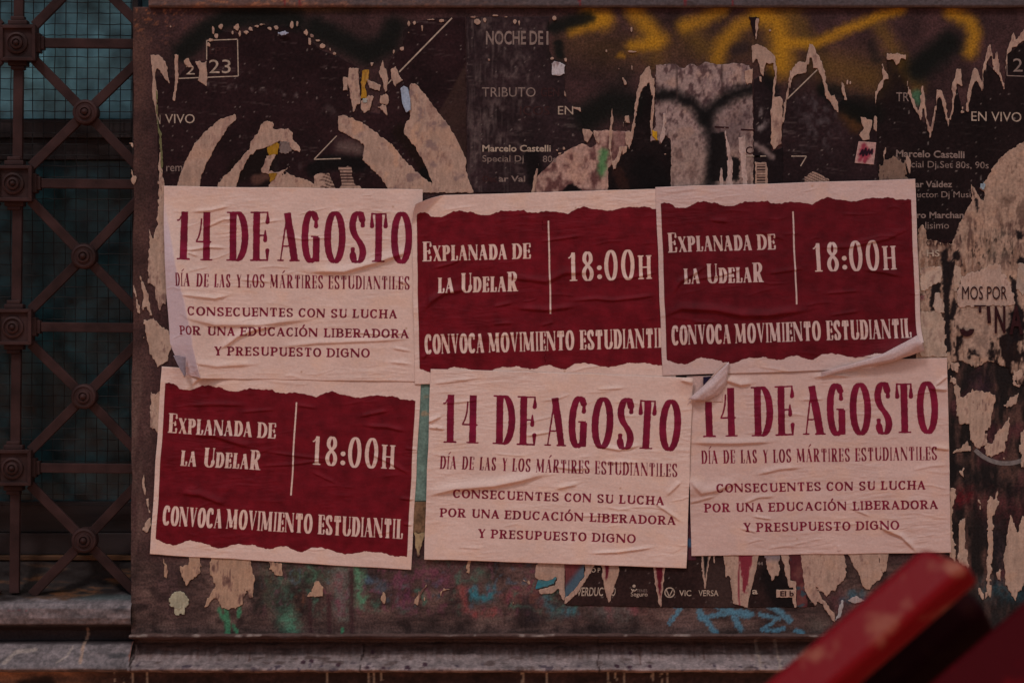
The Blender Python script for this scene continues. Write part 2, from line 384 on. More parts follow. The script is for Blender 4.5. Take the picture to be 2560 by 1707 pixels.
def extrude_profile(name, prof, x0, x1, step, mat, colf, parent=None, wob=0.8):
    """prof: list of (toward viewer mm, pixel row) swept along x, coloured by colf(X, row, t)"""
    P = []
    for (a, b) in zip(prof[:-1], prof[1:]):
        L = math.hypot(b[0] - a[0], b[1] - a[1]); n = max(1, int(L / 3))
        for i in range(n): P.append((a[0] + (b[0] - a[0]) * i / n, a[1] + (b[1] - a[1]) * i / n))
    P.append(prof[-1]); P = np.array(P)
    xs = np.arange(x0, x1 + step, step)
    X, Dp = np.meshgrid(xs, P[:, 0]); _, R = np.meshgrid(xs, P[:, 1])
    Dp = Dp + wob * noise(X, R * 3, 40, 40, 77, 3); R2 = R + wob * .8 * noise(X, R, 55, 9, 78, 4) + wob * .35 * noise(X, R, 9, 12, 79, 3)
    k = (D - Dp / 1000) / D
    V = np.stack([(X - 1280) / 1000, -Dp / 1000, H + (853.5 - R2) / 1000 * k], -1).reshape(-1, 3)
    ny, nx = X.shape; idx = np.arange(nx * ny).reshape(ny, nx)
    Q = np.stack([idx[1:, :-1], idx[1:, 1:], idx[:-1, 1:], idx[:-1, :-1]], -1).reshape(-1, 4)
    cols = alb(np.clip(colf(X.ravel(), R.ravel()), 0, 255))
    return link(name, mesh_np(name, V, Q, True, None, cols), mat, parent)

# ------------------------------------------------------------------ unseen ground, added and tinted reddish for its warm bounce light
me = bpy.data.meshes.new('pavement')
me.from_pydata([(-40, -40, 0), (40, -40, 0), (40, 0.3, 0), (-40, 0.3, 0)], [], [(0, 1, 2, 3)]); me.update()
tag(link('pavement', me, mat_flat('paving', (188, 112, 78), 0.85, 0.2, (.8, 1.2), 3)), kind='structure')

# ------------------------------------------------------------------ the wall
wall = empty('building_wall', wp(1400, 853, 0.0), 'old painted wall with graffiti and torn posters, right of the barred window', 'wall')
EX0 = 334
def wall_mask(X, Y): return np.minimum(X - (EX0 + np.where(Y > 700, -6, 0) * sstep(700, 1100, Y) + 2.0 * noise(X * 0, Y, 1, 60, 4)), 1e3)
sheet('wall_panel', (EX0 - 12, 18, 2650, 1588), 4.0, M_WALL, wall_col, 0.0, wall_mask, wall, drop=90, hf=lambda X, Y: .5 * noise(X, Y, 30, 30, 5, 3))
prism('wall_extension', [(2652, -500), (5200, -500), (5200, 1590), (2652, 1590)], 0.0, 0.2, mat_flat('wall plain', (52, 34, 31), 0.8, .2, (.6, 1.4), 8, .002, 60), wall)
prism('wall_extension', [(-4000, -500), (-262, -500), (-262, 1760), (-4000, 1760)], 0.0, 0.2, bpy.data.materials['wall plain'], wall)
def corn_col(X, R):
    n1 = noise(X, R, 50, 14, 51, 4); n2 = noise(X, R, 8, 6, 52, 3)
    t = sstep(1500, 500, X)
    c = mixc(fill(X, (62, 50, 50)), (96, 58, 46), (t * (.5 + .5 * n1)).clip(0, 1)) * (1 + .15 * n2)[..., None]
    c = mixc(c, (128, 76, 50), sstep(.35, .8, n2 + .3 * n1) * t * .7)
    for xx in (712, 750, 1447, 1710, 1828): c = brush(c, X, R, [(xx, -20), (xx + 2, 14)], 3, (96, 22, 26), .8, .5, 1.5)
    return mixc(c, (88, 74, 74), .5 * sstep(4, 0, np.abs(R - 17)))
extrude_profile('cornice', [(14, -260), (14, 2), (14, 14), (10, 18), (0, 20), (-3, 24)], EX0 + 40, 2650, 4, M_STONE, corn_col, wall)
prism('lintel', [(-262, -500), (2650, -500), (2650, -258), (-262, -258)], 0.012, 0.2, bpy.data.materials['wall plain'], wall)
def ledge_col(X, R):
    n1 = noise(X, R, 70, 18, 61, 4); n2 = noise(X, R, 9, 9, 62, 3); n3 = noise(X, R, 7, 50, 63, 3)
    c = fill(X, (102, 81, 77)) * (1 + .16 * n1 + .14 * n2)[..., None]
    c = mixc(c, (58, 34, 28), (sstep(1650, 1612, R + 12 * n3) * .75).clip(0, 1))  # shade on the upper cove put into the colour
    c = mixc(c, (30, 16, 14), .85 * sstep(1597, 1590, np.abs(R - 1598) * 0 + R) * sstep(1586, 1592, R))  # shade under the lip painted in
    c = mixc(c, (48, 34, 40), .7 * sstep(.5, .8, noise(X, R, 13, 9, 64, 2)) * sstep(1650, 1664, R))
    for i, (x, r) in enumerate(((760, 1654), (779, 1651), (848, 1660), (960, 1668), (920, 1667), (1020, 1667), (1063, 1661), (1538, 1663), (1570, 1666), (1620, 1664), (1576, 1630), (930, 1628))):
        c = brush(c, X, R, [(x, r), (x + 3, r + 1)], 5, (44, 22, 28), .9, .3, 2)
    for i, x in enumerate((330, 490, 620, 1600, 1740, 1765, 2080, 2120, 2165, 2230)):
        c = brush(c, X, R, [(x, 1600), (x + 6 * math.sin(i), 1640 + 6 * (i % 4))], 3.2, (58, 32, 26), .6, .6, 2)
    for x in (336, 905, 1496, 2098): c = brush(c, X, R, [(x, 1590), (x + 3, 1630), (x - 4, 1655), (x + 1, 1680)], 1.8, (34, 20, 18), .8, .5, 1.5)
    c = mixc(c, (52, 34, 30), .6 * sstep(.3, .8, noise(X, R, 34, 12, 66, 4)))
    for x in (1893, 1942, 2110): c = brush(c, X, R, [(x, 1600), (x + 4, 1650), (x + 2, 1672)], 4, (128, 102, 88), .6, .6, 2)
    c = mixc(c, (132, 110, 100), .8 * sstep(.2, .7, noise(X, R, 26, 40, 65, 3)) * (sstep(4, 1, np.abs(R - 1587)) + .7 * sstep(4, 1, np.abs(R - 1674))).clip(0, 1))
    return c
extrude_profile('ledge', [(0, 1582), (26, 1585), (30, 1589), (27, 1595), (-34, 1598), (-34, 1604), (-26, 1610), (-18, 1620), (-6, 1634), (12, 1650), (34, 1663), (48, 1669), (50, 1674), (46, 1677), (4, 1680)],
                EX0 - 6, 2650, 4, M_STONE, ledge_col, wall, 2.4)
def base_col(X, R):
    n1 = noise(X, R, 40, 16, 71, 4); n2 = noise(X, R, 8, 8, 72, 3)
    c = fill(X, (42, 26, 23)) * (1 + .3 * n1 + .25 * n2)[..., None]
    c = mixc(c, (116, 74, 52), sstep(330, 150, X) * (.7 + .4 * n1).clip(0, 1))
    c = brush(c, X, R, [(60, 1716), (120, 1712)], 24, (24, 16, 14), .9, .5, 4)
    rs = random.Random(4)
    for x in (288, 308, 333, 371, 815, 922, 938, 955, 1305, 1366, 1522, 1540, 1560, 1632, 1655, 1668, 2085, 2112):
        wdt = rs.uniform(1.6, 3.4)
        c = brush(c, X, R, [(x, 1672), (x + rs.uniform(-5, 5), 1690), (x + rs.uniform(-3, 3), 1690 + rs.uniform(6, 40))], wdt, (138, 116, 98), .85, .4, 1.2)
    return c
extrude_profile('wall_base', [(4, 1678), (0, 1690), (0, 1900), (0, 2440)], -262, 2650, 4.5, M_STONE, base_col, wall, .6)
# the window's side: sill slab and its moulding
def sill_col(X, R):
    n1 = noise(X, R, 50, 14, 81, 4); n2 = noise(X, R, 8, 7, 82, 3)
    c = fill(X, (84, 69, 67)) * (1 + .18 * n1 + .18 * n2)[..., None]
    c = mixc(c, (44, 38, 38), (.8 * sstep(.0, .6, noise(X, R, 60, 20, 83, 3)) * sstep(100, 320, X)).clip(0, 1))
    c = mixc(c, (110, 44, 50), .7 * sstep(.3, .6, noise(X, R, 9, 4, 84)) * sstep(100, 60, X) * sstep(6, 2, np.abs(R - 1527)))
    dirt_shade = sstep(1508, 1488, R + 8 * n1 + 12 * sstep(160, 320, X))  # dirt on the slope, darkened further to paint in the recess shade
    c = mixc(c, (24, 16, 14), .95 * dirt_shade); c = mixc(c, (84, 46, 26), .8 * dirt_shade * sstep(.1, .6, noise(X, R, 70, 14, 85, 4)) * sstep(1400, 1430, R))
    c = mixc(c, (46, 52, 50), .6 * sstep(12, 2, np.abs(R - 1492)) * sstep(150, 230, X))
    c = mixc(c, (30, 21, 21), .85 * sstep(1555, 1568, R + 5 * n1) * sstep(1612, 1604, R))  # recess under the slab darkened, its shade painted in
    c = brush(c, X, R, [(212, 1570), (208, 1600), (209, 1655)], 4, (134, 98, 80), .8, .6, 2)
    c = brush(c, X, R, [(20, 1655), (45, 1628), (90, 1624)], 6, (132, 108, 96), .6, .6, 2)
    c = brush(c, X, R, [(150, 1655), (172, 1640), (182, 1616)], 3, (132, 108, 96), .6, .6, 1)
    c = brush(c, X, R, [(332, 1590), (330, 1640), (336, 1665)], 4, (92, 44, 32), .8, .6, 2)
    return c
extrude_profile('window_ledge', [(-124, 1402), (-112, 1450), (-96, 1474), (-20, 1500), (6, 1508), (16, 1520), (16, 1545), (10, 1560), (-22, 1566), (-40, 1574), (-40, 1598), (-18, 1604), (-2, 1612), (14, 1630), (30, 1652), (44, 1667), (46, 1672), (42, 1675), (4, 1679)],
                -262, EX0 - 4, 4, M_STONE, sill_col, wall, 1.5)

# ------------------------------------------------------------------ window behind the bars
win = empty('window', wp(200, 800, 0.16), 'tall wire glass window behind the iron bars at the left edge', 'window')
M_FR = mat_flat('window frame paint', (26, 17, 16), .6, .3, (.5, 1.6), 20, .001, 60, stretch=(.3, 1, 1))
M_FR2 = mat_flat('rusty frame', (72, 42, 24), .7, .3, (.3, 1.5), 14, .001, 60, stretch=(.25, 1, 2))
def glassm(name, rgb, rough, dirt_shade):
    m, n, b = nmat(name)
    c = alb(rgb); rg = n.nodes.new('ShaderNodeRGB'); rg.outputs[0].default_value = (*c, 1)
    o = mottle(n, rg.outputs[0], 22, 1 - dirt_shade, 1 + dirt_shade, 8); o = mottle(n, o, 3.0, .75, 1.3, 3)
    n.links.new(o, b.inputs['Base Color']); b.inputs['Roughness'].default_value = rough
    b.inputs['Specular IOR Level'].default_value = .5
    add_bump(n, b, 40, .001, strength=.6)
    return m
prism('pane', [(-180, -240), (372, -240), (372, 297), (-180, 297)], .178, .186, glassm('frosted glass', (68, 94, 99), .35, .4), win)['label'] = 'pale bluish upper pane'
prism('pane', [(-180, 402), (372, 402), (372, 1252), (-180, 1252)], .178, .186, glassm('dirty dark glass', (14, 30, 32), .28, .8), win)['label'] = 'dark greenish lower pane'
prism('meeting_rail', [(-180, 299), (372, 299), (372, 345), (-180, 345)], .150, .20, M_FR, win, .002)
prism('meeting_rail', [(-180, 346), (372, 346), (372, 400), (-180, 400)], .162, .20, M_FR, win, .002)
prism('bottom_rail', [(-180, 1254), (372, 1254), (372, 1330), (-180, 1330)], .150, .20, M_FR, win, .002)
prism('bottom_rail', [(-180, 1332), (372, 1332), (372, 1386), (-180, 1386)], .135, .20, M_FR, win, .002)
prism('frame_bead', [(-180, 1388), (372, 1388), (372, 1400), (-180, 1400)], .120, .20, M_FR2, win, .002)
prism('side_jamb', [(330, -240), (345, -240), (345, 1480), (330, 1480)], .12, .175, M_FR, win, .001)
prism('side_jamb', [(-262, -240), (-182, -240), (-182, 1480), (-262, 1480)], .02, .30, M_FR, win, .001)
prism('room_back', [(-262, -258), (420, -258), (420, 1500), (-262, 1500)], .32, .34, M_FR, win)
# wire mesh
wm = empty('wire_mesh', wp(190, 750, 0.13), 'fine square wire mesh stretched between the glass and the iron bars', 'mesh')
def wire(p, q, seed):
    rs = random.Random(seed); n = 28; V = []; F = []; r = 0.00125
    for i in range(n + 1):
        t = i / n; x = p[0] + (q[0] - p[0]) * t; y = p[1] + (q[1] - p[1]) * t
        jx = rs.uniform(-1.1, 1.1); cx, _, cz = wp(x + (jx if abs(q[0] - p[0]) < 50 else 0), y + (jx if abs(q[0] - p[0]) > 50 else 0), .135)
        for a in range(4):
            an = math.pi / 2 * a + .78
            if abs(q[0] - p[0]) > 50: V.append((cx, .135 + r * math.cos(an), cz + r * math.sin(an)))
            else: V.append((cx + r * math.sin(an), .1375 + r * math.cos(an), cz))
    for i in range(n):
        for a in range(4):
            b = (a + 1) % 4; F.append((i * 4 + a, i * 4 + b, (i + 1) * 4 + b, (i + 1) * 4 + a))
    me = bpy.data.meshes.new('wire'); me.from_pydata(V, [], F); me.update()
    for f in me.polygons: f.use_smooth = True
    return link('wire', me, M_WIRE, wm)
for i in range(14):
    x = 1 + 27.3 * i
    if x < 345: wire((x, -60), (x - 6, 1250), 10 + i)
for i in range(49): wire((-120, -50 + 27.3 * i), (350, -47 + 27.3 * i), 200 + i)

# ------------------------------------------------------------------ iron grille
gr = empty('iron_grille', wp(120, 750, .05), 'reddish brown cast iron grille with square rosettes and round bosses over the left window', 'grille')
sq = [(43, 107), (34, 458), (33, 817), (32, 1169), (36, 1530)]; sq0 = (45, -246)
bs = [(214, 281), (210, 641), (210, 991), (211, 1350)]; bs0 = (217, -70)
cols_x = lambda y: 47 - .0075 * y
pts_sq = [sq0] + sq
for a, b in zip(pts_sq[:-1], pts_sq[1:]):
    y0 = a[1] + 56; y1 = b[1] - 56
    if b[1] > 1500: y1 = 1482
    prism('upright_bar', bar_pts((cols_x(a[1]) - 1, y0), (cols_x(b[1]) - 1, y1), 24), .052, .068, M_IRON, gr, .002)
for cx, cy in sq[:4]:
    blk = prism('square_block', [(cx - 45, cy - 45), (cx + 45, cy - 45), (cx + 45, cy + 45), (cx - 45, cy + 45)], .034, .075, M_IRON, gr, .003)
    # raised frame, recessed field, rosette
    for q in (((-45, -45), (45, -45), (36, -36), (-36, -36)), ((45, -45), (45, 45), (36, 36), (36, -36)), ((45, 45), (-45, 45), (-36, 36), (36, 36)), ((-45, 45), (-45, -45), (-36, -36), (-36, 36))):
        prism('raised_edge', [(cx + x, cy + y) for x, y in q], .026, .033, M_IRON, blk, .0015)
    disc_stack('rosette', cx - 1, cy + 1, [(28, 0), (27, .004), (22, .006), (21, .002), (17, .002), (15, .007), (10, .009), (9, .005), (7, .005), (6, .010), (3, .013)], M_IRON, blk, yb=.0335)
    for (dx, dy, hor) in ((0, -51, 1), (0, 51, 1), (51, 0, 0), (-51, 0, 0)):
        w2 = 24 if hor else 6; h2 = 6 if hor else 24
        prism('collar', [(cx + dx - w2, cy + dy - h2), (cx + dx + w2, cy + dy - h2), (cx + dx + w2, cy + dy + h2), (cx + dx - w2, cy + dy + h2)], .043, .072, M_IRON, gr, .0025)
        w2 = 17 if hor else 5; h2 = 5 if hor else 17; k = 1.21
        prism('collar', [(cx + dx * k - w2, cy + dy * k - h2), (cx + dx * k + w2, cy + dy * k - h2), (cx + dx * k + w2, cy + dy * k + h2), (cx + dx * k - w2, cy + dy * k + h2)], .047, .070, M_IRON, gr, .0025)
    prism('cross_bar', bar_pts((cx + 68, cy), (400, cy + 3), 24), .052, .068, M_IRON, gr, .002)
    prism('cross_bar', bar_pts((cx - 68, cy), (-250, cy - 2), 24), .052, .068, M_IRON, gr, .002)
def toward(a, b, s, e):
    L = math.hypot(b[0] - a[0], b[1] - a[1]); u = ((b[0] - a[0]) / L, (b[1] - a[1]) / L)
    return (a[0] + u[0] * s, a[1] + u[1] * s), (b[0] - u[0] * e, b[1] - u[1] * e)
allb = [bs0] + bs
for i, (bx, by) in enumerate(allb):
    for (sx, sy, e) in ((pts_sq[i][0], pts_sq[i][1], 60), (pts_sq[i + 1][0], pts_sq[i + 1][1], 60), (pts_sq[i][0] + 350, pts_sq[i][1], 0), (pts_sq[i + 1][0] + 350, pts_sq[i + 1][1], 0)):
        p, q = toward((bx, by), (sx, sy), 24, e)
        prism('diagonal_bar', bar_pts(p, q, 24), .054, .066, M_IRON, gr, .002)
    disc_stack('round_boss', bx, by, [(32, -.022), (32, .004), (30, .008), (25, .010), (23, .008), (17.5, .008), (16, .013), (11, .014), (10, .010), (8, .010), (7, .016), (3, .020)], M_IRON, gr, yb=.048)
for i, (bx, by) in enumerate(allb):      # the next column of the lattice, mostly outside the picture
    for (sx, sy) in (pts_sq[i], pts_sq[i + 1]):
        p, q = toward((bx - 350, by), (sx, sy), 24, 60)
        prism('diagonal_bar', bar_pts(p, q, 24), .054, .066, M_IRON, gr, .002)

# ------------------------------------------------------------------ old dark concert posters
def dark_col(base=(33, 17, 18), seed=0, scr=.5, extra=None):
    def f(X, Y):
        n1 = noise(X, Y, 70, 70, seed + 1, 4); n2 = noise(X, Y, 6, 6, seed + 2, 2)
        c = fill(X, base) * (.9 + .2 * n1 + .12 * n2)[..., None]
        # rubbed, whitish abrasions: long scratches and dust
        s = sstep(.5, .95, noise(X + .35 * Y, Y - .12 * X, 90, 3.0, seed + 5, 2)) * sstep(-.1, .6, noise(X, Y, 90, 60, seed + 6, 2))
        c = mixc(c, (92, 74, 68), .45 * scr * s)
        c = mixc(c, (110, 92, 84), .7 * sstep(1.22, 1.34, noise(X, Y, 4, 4, seed + 7, 1)))
        if extra: c = extra(c, X, Y)
        return np.clip(sprays(c, X, Y, .9), 3, 255)
    return f
def rub(c, X, Y, pts, r, seed, col=(86, 70, 66), op=.8):
    d = line_d(X, Y, pts) if len(pts) > 1 else np.hypot(X - pts[0][0], Y - pts[0][1])
    a = sstep(r, 0, d) * sstep(-.2, .8, noise(X, Y, 10, 16, seed, 4))
    return mixc(c, col, op * a)
def old_poster(name, poly, label, colf, h=1.0, rag=1.2, step=3.0, cat='poster'):
    cx = sum(p[0] for p in poly) / len(poly); cy = sum(p[1] for p in poly) / len(poly)
    e = empty(name, wp(cx, cy, -.001), label, cat, 'remains of old posters on the wall')
    xs = [p[0] for p in poly]; ys = [p[1] for p in poly]
    def mk(X, Y): return poly_sd(X, Y, poly) + rag * noise(X, Y, 6, 8, int(cx) % 911, 3)
    sheet('paper', (min(xs) - 4, min(ys) - 4, max(xs) + 4, max(ys) + 4), step, M_OLD, colf, h, mk, e, drop=1.2,
          hf=lambda X, Y: .35 * noise(X, Y, 60, 22, 8, 3))
    return e
def text(parent, s, x0, x1, yt, yb, mat, h=1.6, bold=0.0, shear=0.0, rot=0.0, mirror=False, name='lettering'):
    cu = bpy.data.curves.new(name, 'FONT'); cu.body = s; cu.size = 1.0; cu.resolution_u = 3; cu.offset = bold; cu.shear = shear
    cu.fill_mode = 'FRONT'
    tmp = bpy.data.objects.new('tmp', cu); COL.objects.link(tmp)
    me = bpy.data.meshes.new_from_object(tmp.evaluated_get(bpy.context.evaluated_depsgraph_get()))
    bpy.data.objects.remove(tmp); bpy.data.curves.remove(cu)
    n = len(me.vertices); co = np.empty(n * 3, np.float32); me.vertices.foreach_get('co', co); co = co.reshape(-1, 3)
    ax, bx = co[:, 0].min(), co[:, 0].max(); ay, by = co[:, 1].min(), co[:, 1].max()
    px = x0 + (co[:, 0] - ax) / (bx - ax) * (x1 - x0); py = yb - (co[:, 1] - ay) / (by - ay) * (yb - yt)
    if rot: py = py + rot * (px - x0)
    out = np.stack([(px - 1280) / 1000, np.full(n, -h / 1000), H + (853.5 - py) / 1000], 1)
    me.vertices.foreach_set('co', out.astype(np.float32).ravel()); me.name = name; me.update()
    return link(name, me, mat, parent)
def rule(parent, a, b, wd, mat, h=1.6, name='printed_line'):
    P = [((p[0] - 1280) / 1000, -h / 1000, H + (853.5 - p[1]) / 1000) for p in bar_pts(a, b, wd)]
    me = bpy.data.meshes.new(name); me.from_pydata(P, [], [(3, 2, 1, 0)]); me.update()
    if me.polygons[0].normal.y > 0: me.flip_normals()
    return link(name, me, mat, parent)
def arc(parent, cx, cy, rx, ry, a0, a1, wd, mat, h, name='printed_line'):
    n = 14; V = []; F = []
    for i in range(n + 1):
        a = math.radians(a0 + (a1 - a0) * i / n)
        for r in (-wd / 2, wd / 2):
            V.append(((cx + (rx + r) * math.cos(a) - 1280) / 1000, -h / 1000, H + (853.5 - cy + (ry + r) * math.sin(a)) / 1000))
    for i in range(n): F.append((2 * i, 2 * i + 1, 2 * i + 3, 2 * i + 2))
    me = bpy.data.meshes.new(name); me.from_pydata(V, [], F); me.update()
    if me.polygons[0].normal.y > 0: me.flip_normals()
    return link(name, me, mat, parent)
PT = (138, 105, 90)      # tone of torn pale paper

# left poster
def g1x(c, X, Y):
    c = mixc(c, (48, 31, 26), .85 * sstep(1066, 1076, X + .55 * (Y - 330) * (Y < 330)) * sstep(30, 60, Y) * (.8 + .3 * noise(X, Y, 30, 30, 3)).clip(0, 1))
    c = rub(c, X, Y, [(520, 212), (620, 222), (740, 238)], 12, 4); c = rub(c, X, Y, [(990, 90), (960, 110)], 40, 5, op=.5)
    c = rub(c, X, Y, [(790, 262), (830, 280)], 26, 6, op=.4); c = rub(c, X, Y, [(690, 430), (780, 420), (860, 390)], 40, 7, op=.3)
    c = brush(c, X, Y, [(600, 425), (660, 400), (660, 440)], 34, (18, 11, 9), .8); c = brush(c, X, Y, [(640, 450), (665, 440)], 14, (74, 46, 38), .8)
    c = brush(c, X, Y, [(785, 425), (820, 405), (900, 410)], 22, (13, 10, 10), .9); c = brush(c, X, Y, [(855, 365), (895, 372)], 20, (96, 74, 66), .6, .9)
    c = brush(c, X, Y, [(1000, 330), (1040, 380), (1075, 440)], 22, (22, 12, 9), .8); c = brush(c, X, Y, [(1060, 430), (1078, 455)], 12, (12, 10, 10), .9)
    return c
g1 = old_poster('concert_poster', [(396, 480), (394, 300), (388, 230), (390, 190), (445, 196), (478, 150), (517, 155), (518, 105), (545, 76), (600, 86), (650, 63), (700, 66), (745, 62), (770, 95), (800, 125), (845, 142), (885, 165), (900, 172), (915, 280), (950, 285), (966, 200), (975, 150), (1008, 118), (1008, 78), (1035, 58), (1075, 47), (1163, 44), (1166, 482)],
                'dark concert poster with pale curved tears and a boxed year at upper left', dark_col((33, 17, 18), 11, .8, g1x))
for p in ([(588, 287), (592, 298), (572, 315), (566, 326), (553, 345), (536, 375), (520, 402), (505, 435), (496, 482), (438, 482), (448, 445), (462, 410), (475, 385), (492, 355), (514, 330), (545, 303), (568, 292)],
          [(544, 482), (546, 462), (556, 445), (575, 429), (600, 400), (622, 376), (628, 356), (646, 331), (654, 311), (662, 304), (682, 305), (684, 314), (678, 321), (686, 324), (722, 323), (733, 332), (732, 348), (745, 361), (753, 376), (749, 381), (732, 376), (719, 356), (695, 353), (678, 363), (649, 376), (641, 374), (633, 388), (625, 387), (619, 397), (607, 423), (598, 439), (586, 482)],
          [(667, 390), (690, 387), (678, 410), (674, 428), (695, 431), (724, 418), (714, 427), (697, 443), (720, 432), (729, 440), (759, 447), (806, 472), (812, 482), (670, 482), (672, 462), (687, 445), (672, 436), (654, 431), (653, 424), (662, 410)],
          [(845, 291), (858, 289), (880, 296), (910, 309), (946, 337), (983, 364), (998, 386), (1038, 428), (1077, 459), (1082, 482), (975, 482), (952, 444), (906, 401), (912, 364), (900, 355), (870, 338), (845, 326)],
          [(1022, 214), (1030, 209), (1042, 212), (1059, 233), (1090, 275), (1126, 321), (1151, 367), (1165, 401), (1164, 428), (1184, 482), (1078, 482), (1080, 453), (1065, 419), (1038, 367), (1010, 334), (1013, 312), (1027, 291), (1021, 254)],
          [(872, 171), (897, 171), (899, 214), (903, 260), (892, 262), (884, 284), (877, 245), (869, 199)], [(918, 199), (952, 214), (949, 228), (924, 222)],
          [(903, 255), (922, 238), (936, 242), (924, 275), (909, 285), (903, 272)], [(957, 153), (966, 178), (970, 196), (964, 233), (955, 196), (947, 184)],
          [(975, 174), (989, 168), (998, 187), (1006, 202), (992, 211), (990, 224), (984, 212)], [(946, 269), (955, 262), (964, 266), (969, 288)], [(952, 240), (968, 236), (976, 252), (966, 264), (950, 258)],
          [(857, 193), (871, 196), (869, 227), (859, 227)], [(376, 139), (398, 139), (416, 159), (425, 211), (392, 168), (387, 196), (393, 227), (393, 303), (380, 227), (383, 184)],
          [(436, 138), (447, 138), (446, 190), (438, 254), (432, 251), (438, 199)], [(490, 156), (500, 152), (505, 162), (517, 153), (517, 217), (496, 202), (499, 178)],
          [(459, 152), (471, 147), (484, 171), (471, 168)], [(923, 155), (934, 158), (929, 168)],
          [(785, 440), (800, 432), (822, 434), (838, 470), (842, 482), (786, 482)], [(846, 418), (880, 416), (884, 462), (900, 466), (912, 482), (842, 482), (856, 462)]):
    ex = None
    if p[0] == (785, 440): ex = lambda c, X, Y: mixc(c, (40, 22, 20), .8 * sstep(-.1, .3, np.sin((Y + 4 * np.sin(X / 9)) * .75)) * sstep(800, 812, X + 12 * noise(X, Y, 9, 9, 3)))
    if p[0] == (846, 418): ex = lambda c, X, Y: mixc(c, (36, 20, 19), .85 * sstep(-.2, .2, np.sin(Y * .83)) * sstep(470, 462, Y))
    if p[0] == (872, 171): ex = lambda c, X, Y: mixc(c, (70, 40, 38), .5 * sstep(0, .6, noise(X, Y, 9, 14, 3)))
    if p[0] in ((1022, 214), (845, 291)): ex = lambda c, X, Y: mixc(mixc(c, (84, 62, 62), .55 * sstep(.3, .8, noise(X, Y, 30, 26, 31, 4))), (160, 112, 86), .4 * sstep(.2, .7, noise(X, Y, 26, 40, 33, 3)) * (X < 1060))
    scrap(g1, p, 2.0, PT, .25, extra=ex)
scrap(g1, [(1002, 222), (1010, 216), (1019, 221), (1026, 250), (1027, 276), (1016, 282), (1006, 262)], 5.0, (122, 122, 132), .1, .6)['label'] = 'bluish white peeling flake'
scrap(g1, [(668, 372), (690, 354), (698, 362), (694, 386), (672, 390)], 1.7, (124, 84, 20), .5, 1, dc=(60, 38, 14))
scrap(g1, [(673, 434), (696, 432), (688, 446), (676, 456)], 2.4, (120, 80, 22), .5, 1, dc=(60, 38, 14))
scrap(g1, [(700, 354), (722, 356), (731, 372), (722, 386), (698, 382)], 1.7, (96, 76, 70), .9, 2, dc=(36, 20, 20))
scrap(g1, [(903, 176), (922, 176), (921, 200), (914, 214), (916, 248), (904, 246)], 1.7, (134, 90, 26), .5, 2, dc=(70, 44, 18))
scrap(g1, [(907, 247), (919, 248), (918, 258), (908, 258)], 2.6, (124, 122, 116), .1, .6)
rs = random.Random(3)
def crumbs(parent, pts, h=1.9, tone=PT):
    for (x, y, wd, hh) in pts:
        n = 7; P = []
        for i in range(n):
            a = 2 * math.pi * i / n; P.append((x + wd / 2 * math.cos(a) * rs.uniform(.55, 1.1), y + hh / 2 * math.sin(a) * rs.uniform(.55, 1.1)))
        scrap(parent, P, h, tone, .4, 1.3, 1.8)
crumbs(g1, [(533, 78, 9, 24), (541, 90, 10, 14), (551, 67, 13, 14), (527, 101, 14, 9), (521, 112, 9, 14), (592, 70, 16, 20), (600, 84, 11, 20), (583, 82, 8, 10), (616, 82, 12, 12), (628, 73, 14, 11), (641, 66, 12, 8), (656, 62, 16, 6),
            (674, 72, 12, 9), (690, 70, 12, 12), (730, 64, 9, 22), (744, 62, 9, 14), (766, 82, 12, 16), (773, 105, 14, 26), (780, 90, 10, 10), (808, 116, 19, 13), (826, 124, 7, 12), (836, 134, 9, 9), (795, 102, 10, 6), (427, 67, 5, 8),
            (1022, 60, 10, 14), (1036, 57, 10, 10), (1005, 122, 14, 11), (985, 130, 8, 12), (1055, 72, 5, 20), (870, 240, 7, 10), (1076, 50, 24, 5), (1105, 53, 16, 9), (1022, 82, 5, 6)])
crumbs(g1, [(708, 85, 28, 11)], 9, (128, 122, 132))
text(g1, '23', 523, 577, 150, 184, M_T1); text(g1, '2', 465, 487, 163, 187, M_T1); text(g1, 'EPT.', 524, 575, 119, 136, M_T3)
text(g1, 'VIVO', 413, 487, 286, 309, M_T1); text(g1, 'N', 393, 401, 288, 311, M_T1); text(g1, 'rem', 416, 456, 415, 429, M_T2)
for a, b in (((517, 102), (594, 99)), ((594, 99), (596, 191)), ((596, 191), (445, 197)), ((517, 102), (517, 150)), ((1130, 46), (998, 181)), ((979, 200), (968, 212)), ((842, 340), (786, 398)), ((785, 399), (852, 397))):
    rule(g1, a, b, 2.6 if a[0] != 1130 else 3.6, M_T1)

# centre poster
def g2x(c, X, Y):
    for i, (pts, r) in enumerate((([(1230, 140), (1260, 200), (1300, 160), (1320, 260)], 60), ([(1180, 60), (1300, 90)], 50), ([(1240, 270), (1190, 320)], 50), ([(1300, 60), (1350, 80)], 40), ([(1210, 360), (1290, 330), (1310, 420)], 40), ([(1190, 200), (1190, 460)], 24))):
        c = rub(c, X, Y, pts, r, 20 + i, (80, 62, 58), .75)
    c = mixc(c, (74, 58, 54), .5 * sstep(.2, .8, noise(X, Y, 5, 60, 27, 3)) * sstep(1320, 1240, X))
    c = brush(c, X, Y, [(1330, 385), (1340, 450)], 24, (14, 10, 10), .9)
    return c
g2 = old_poster('concert_poster', [(1166, 44), (1374, 43), (1371, 61), (1373, 122), (1381, 147), (1414, 159), (1411, 190), (1411, 220), (1417, 248), (1436, 269), (1454, 282), (1459, 321), (1475, 331), (1466, 361), (1414, 384), (1378, 407), (1335, 453), (1325, 482), (1168, 482)],
                'worn charcoal concert poster rubbed grey beside the left one, naming a tribute night', dark_col((38, 24, 25), 31, 1, g2x), 1.3)
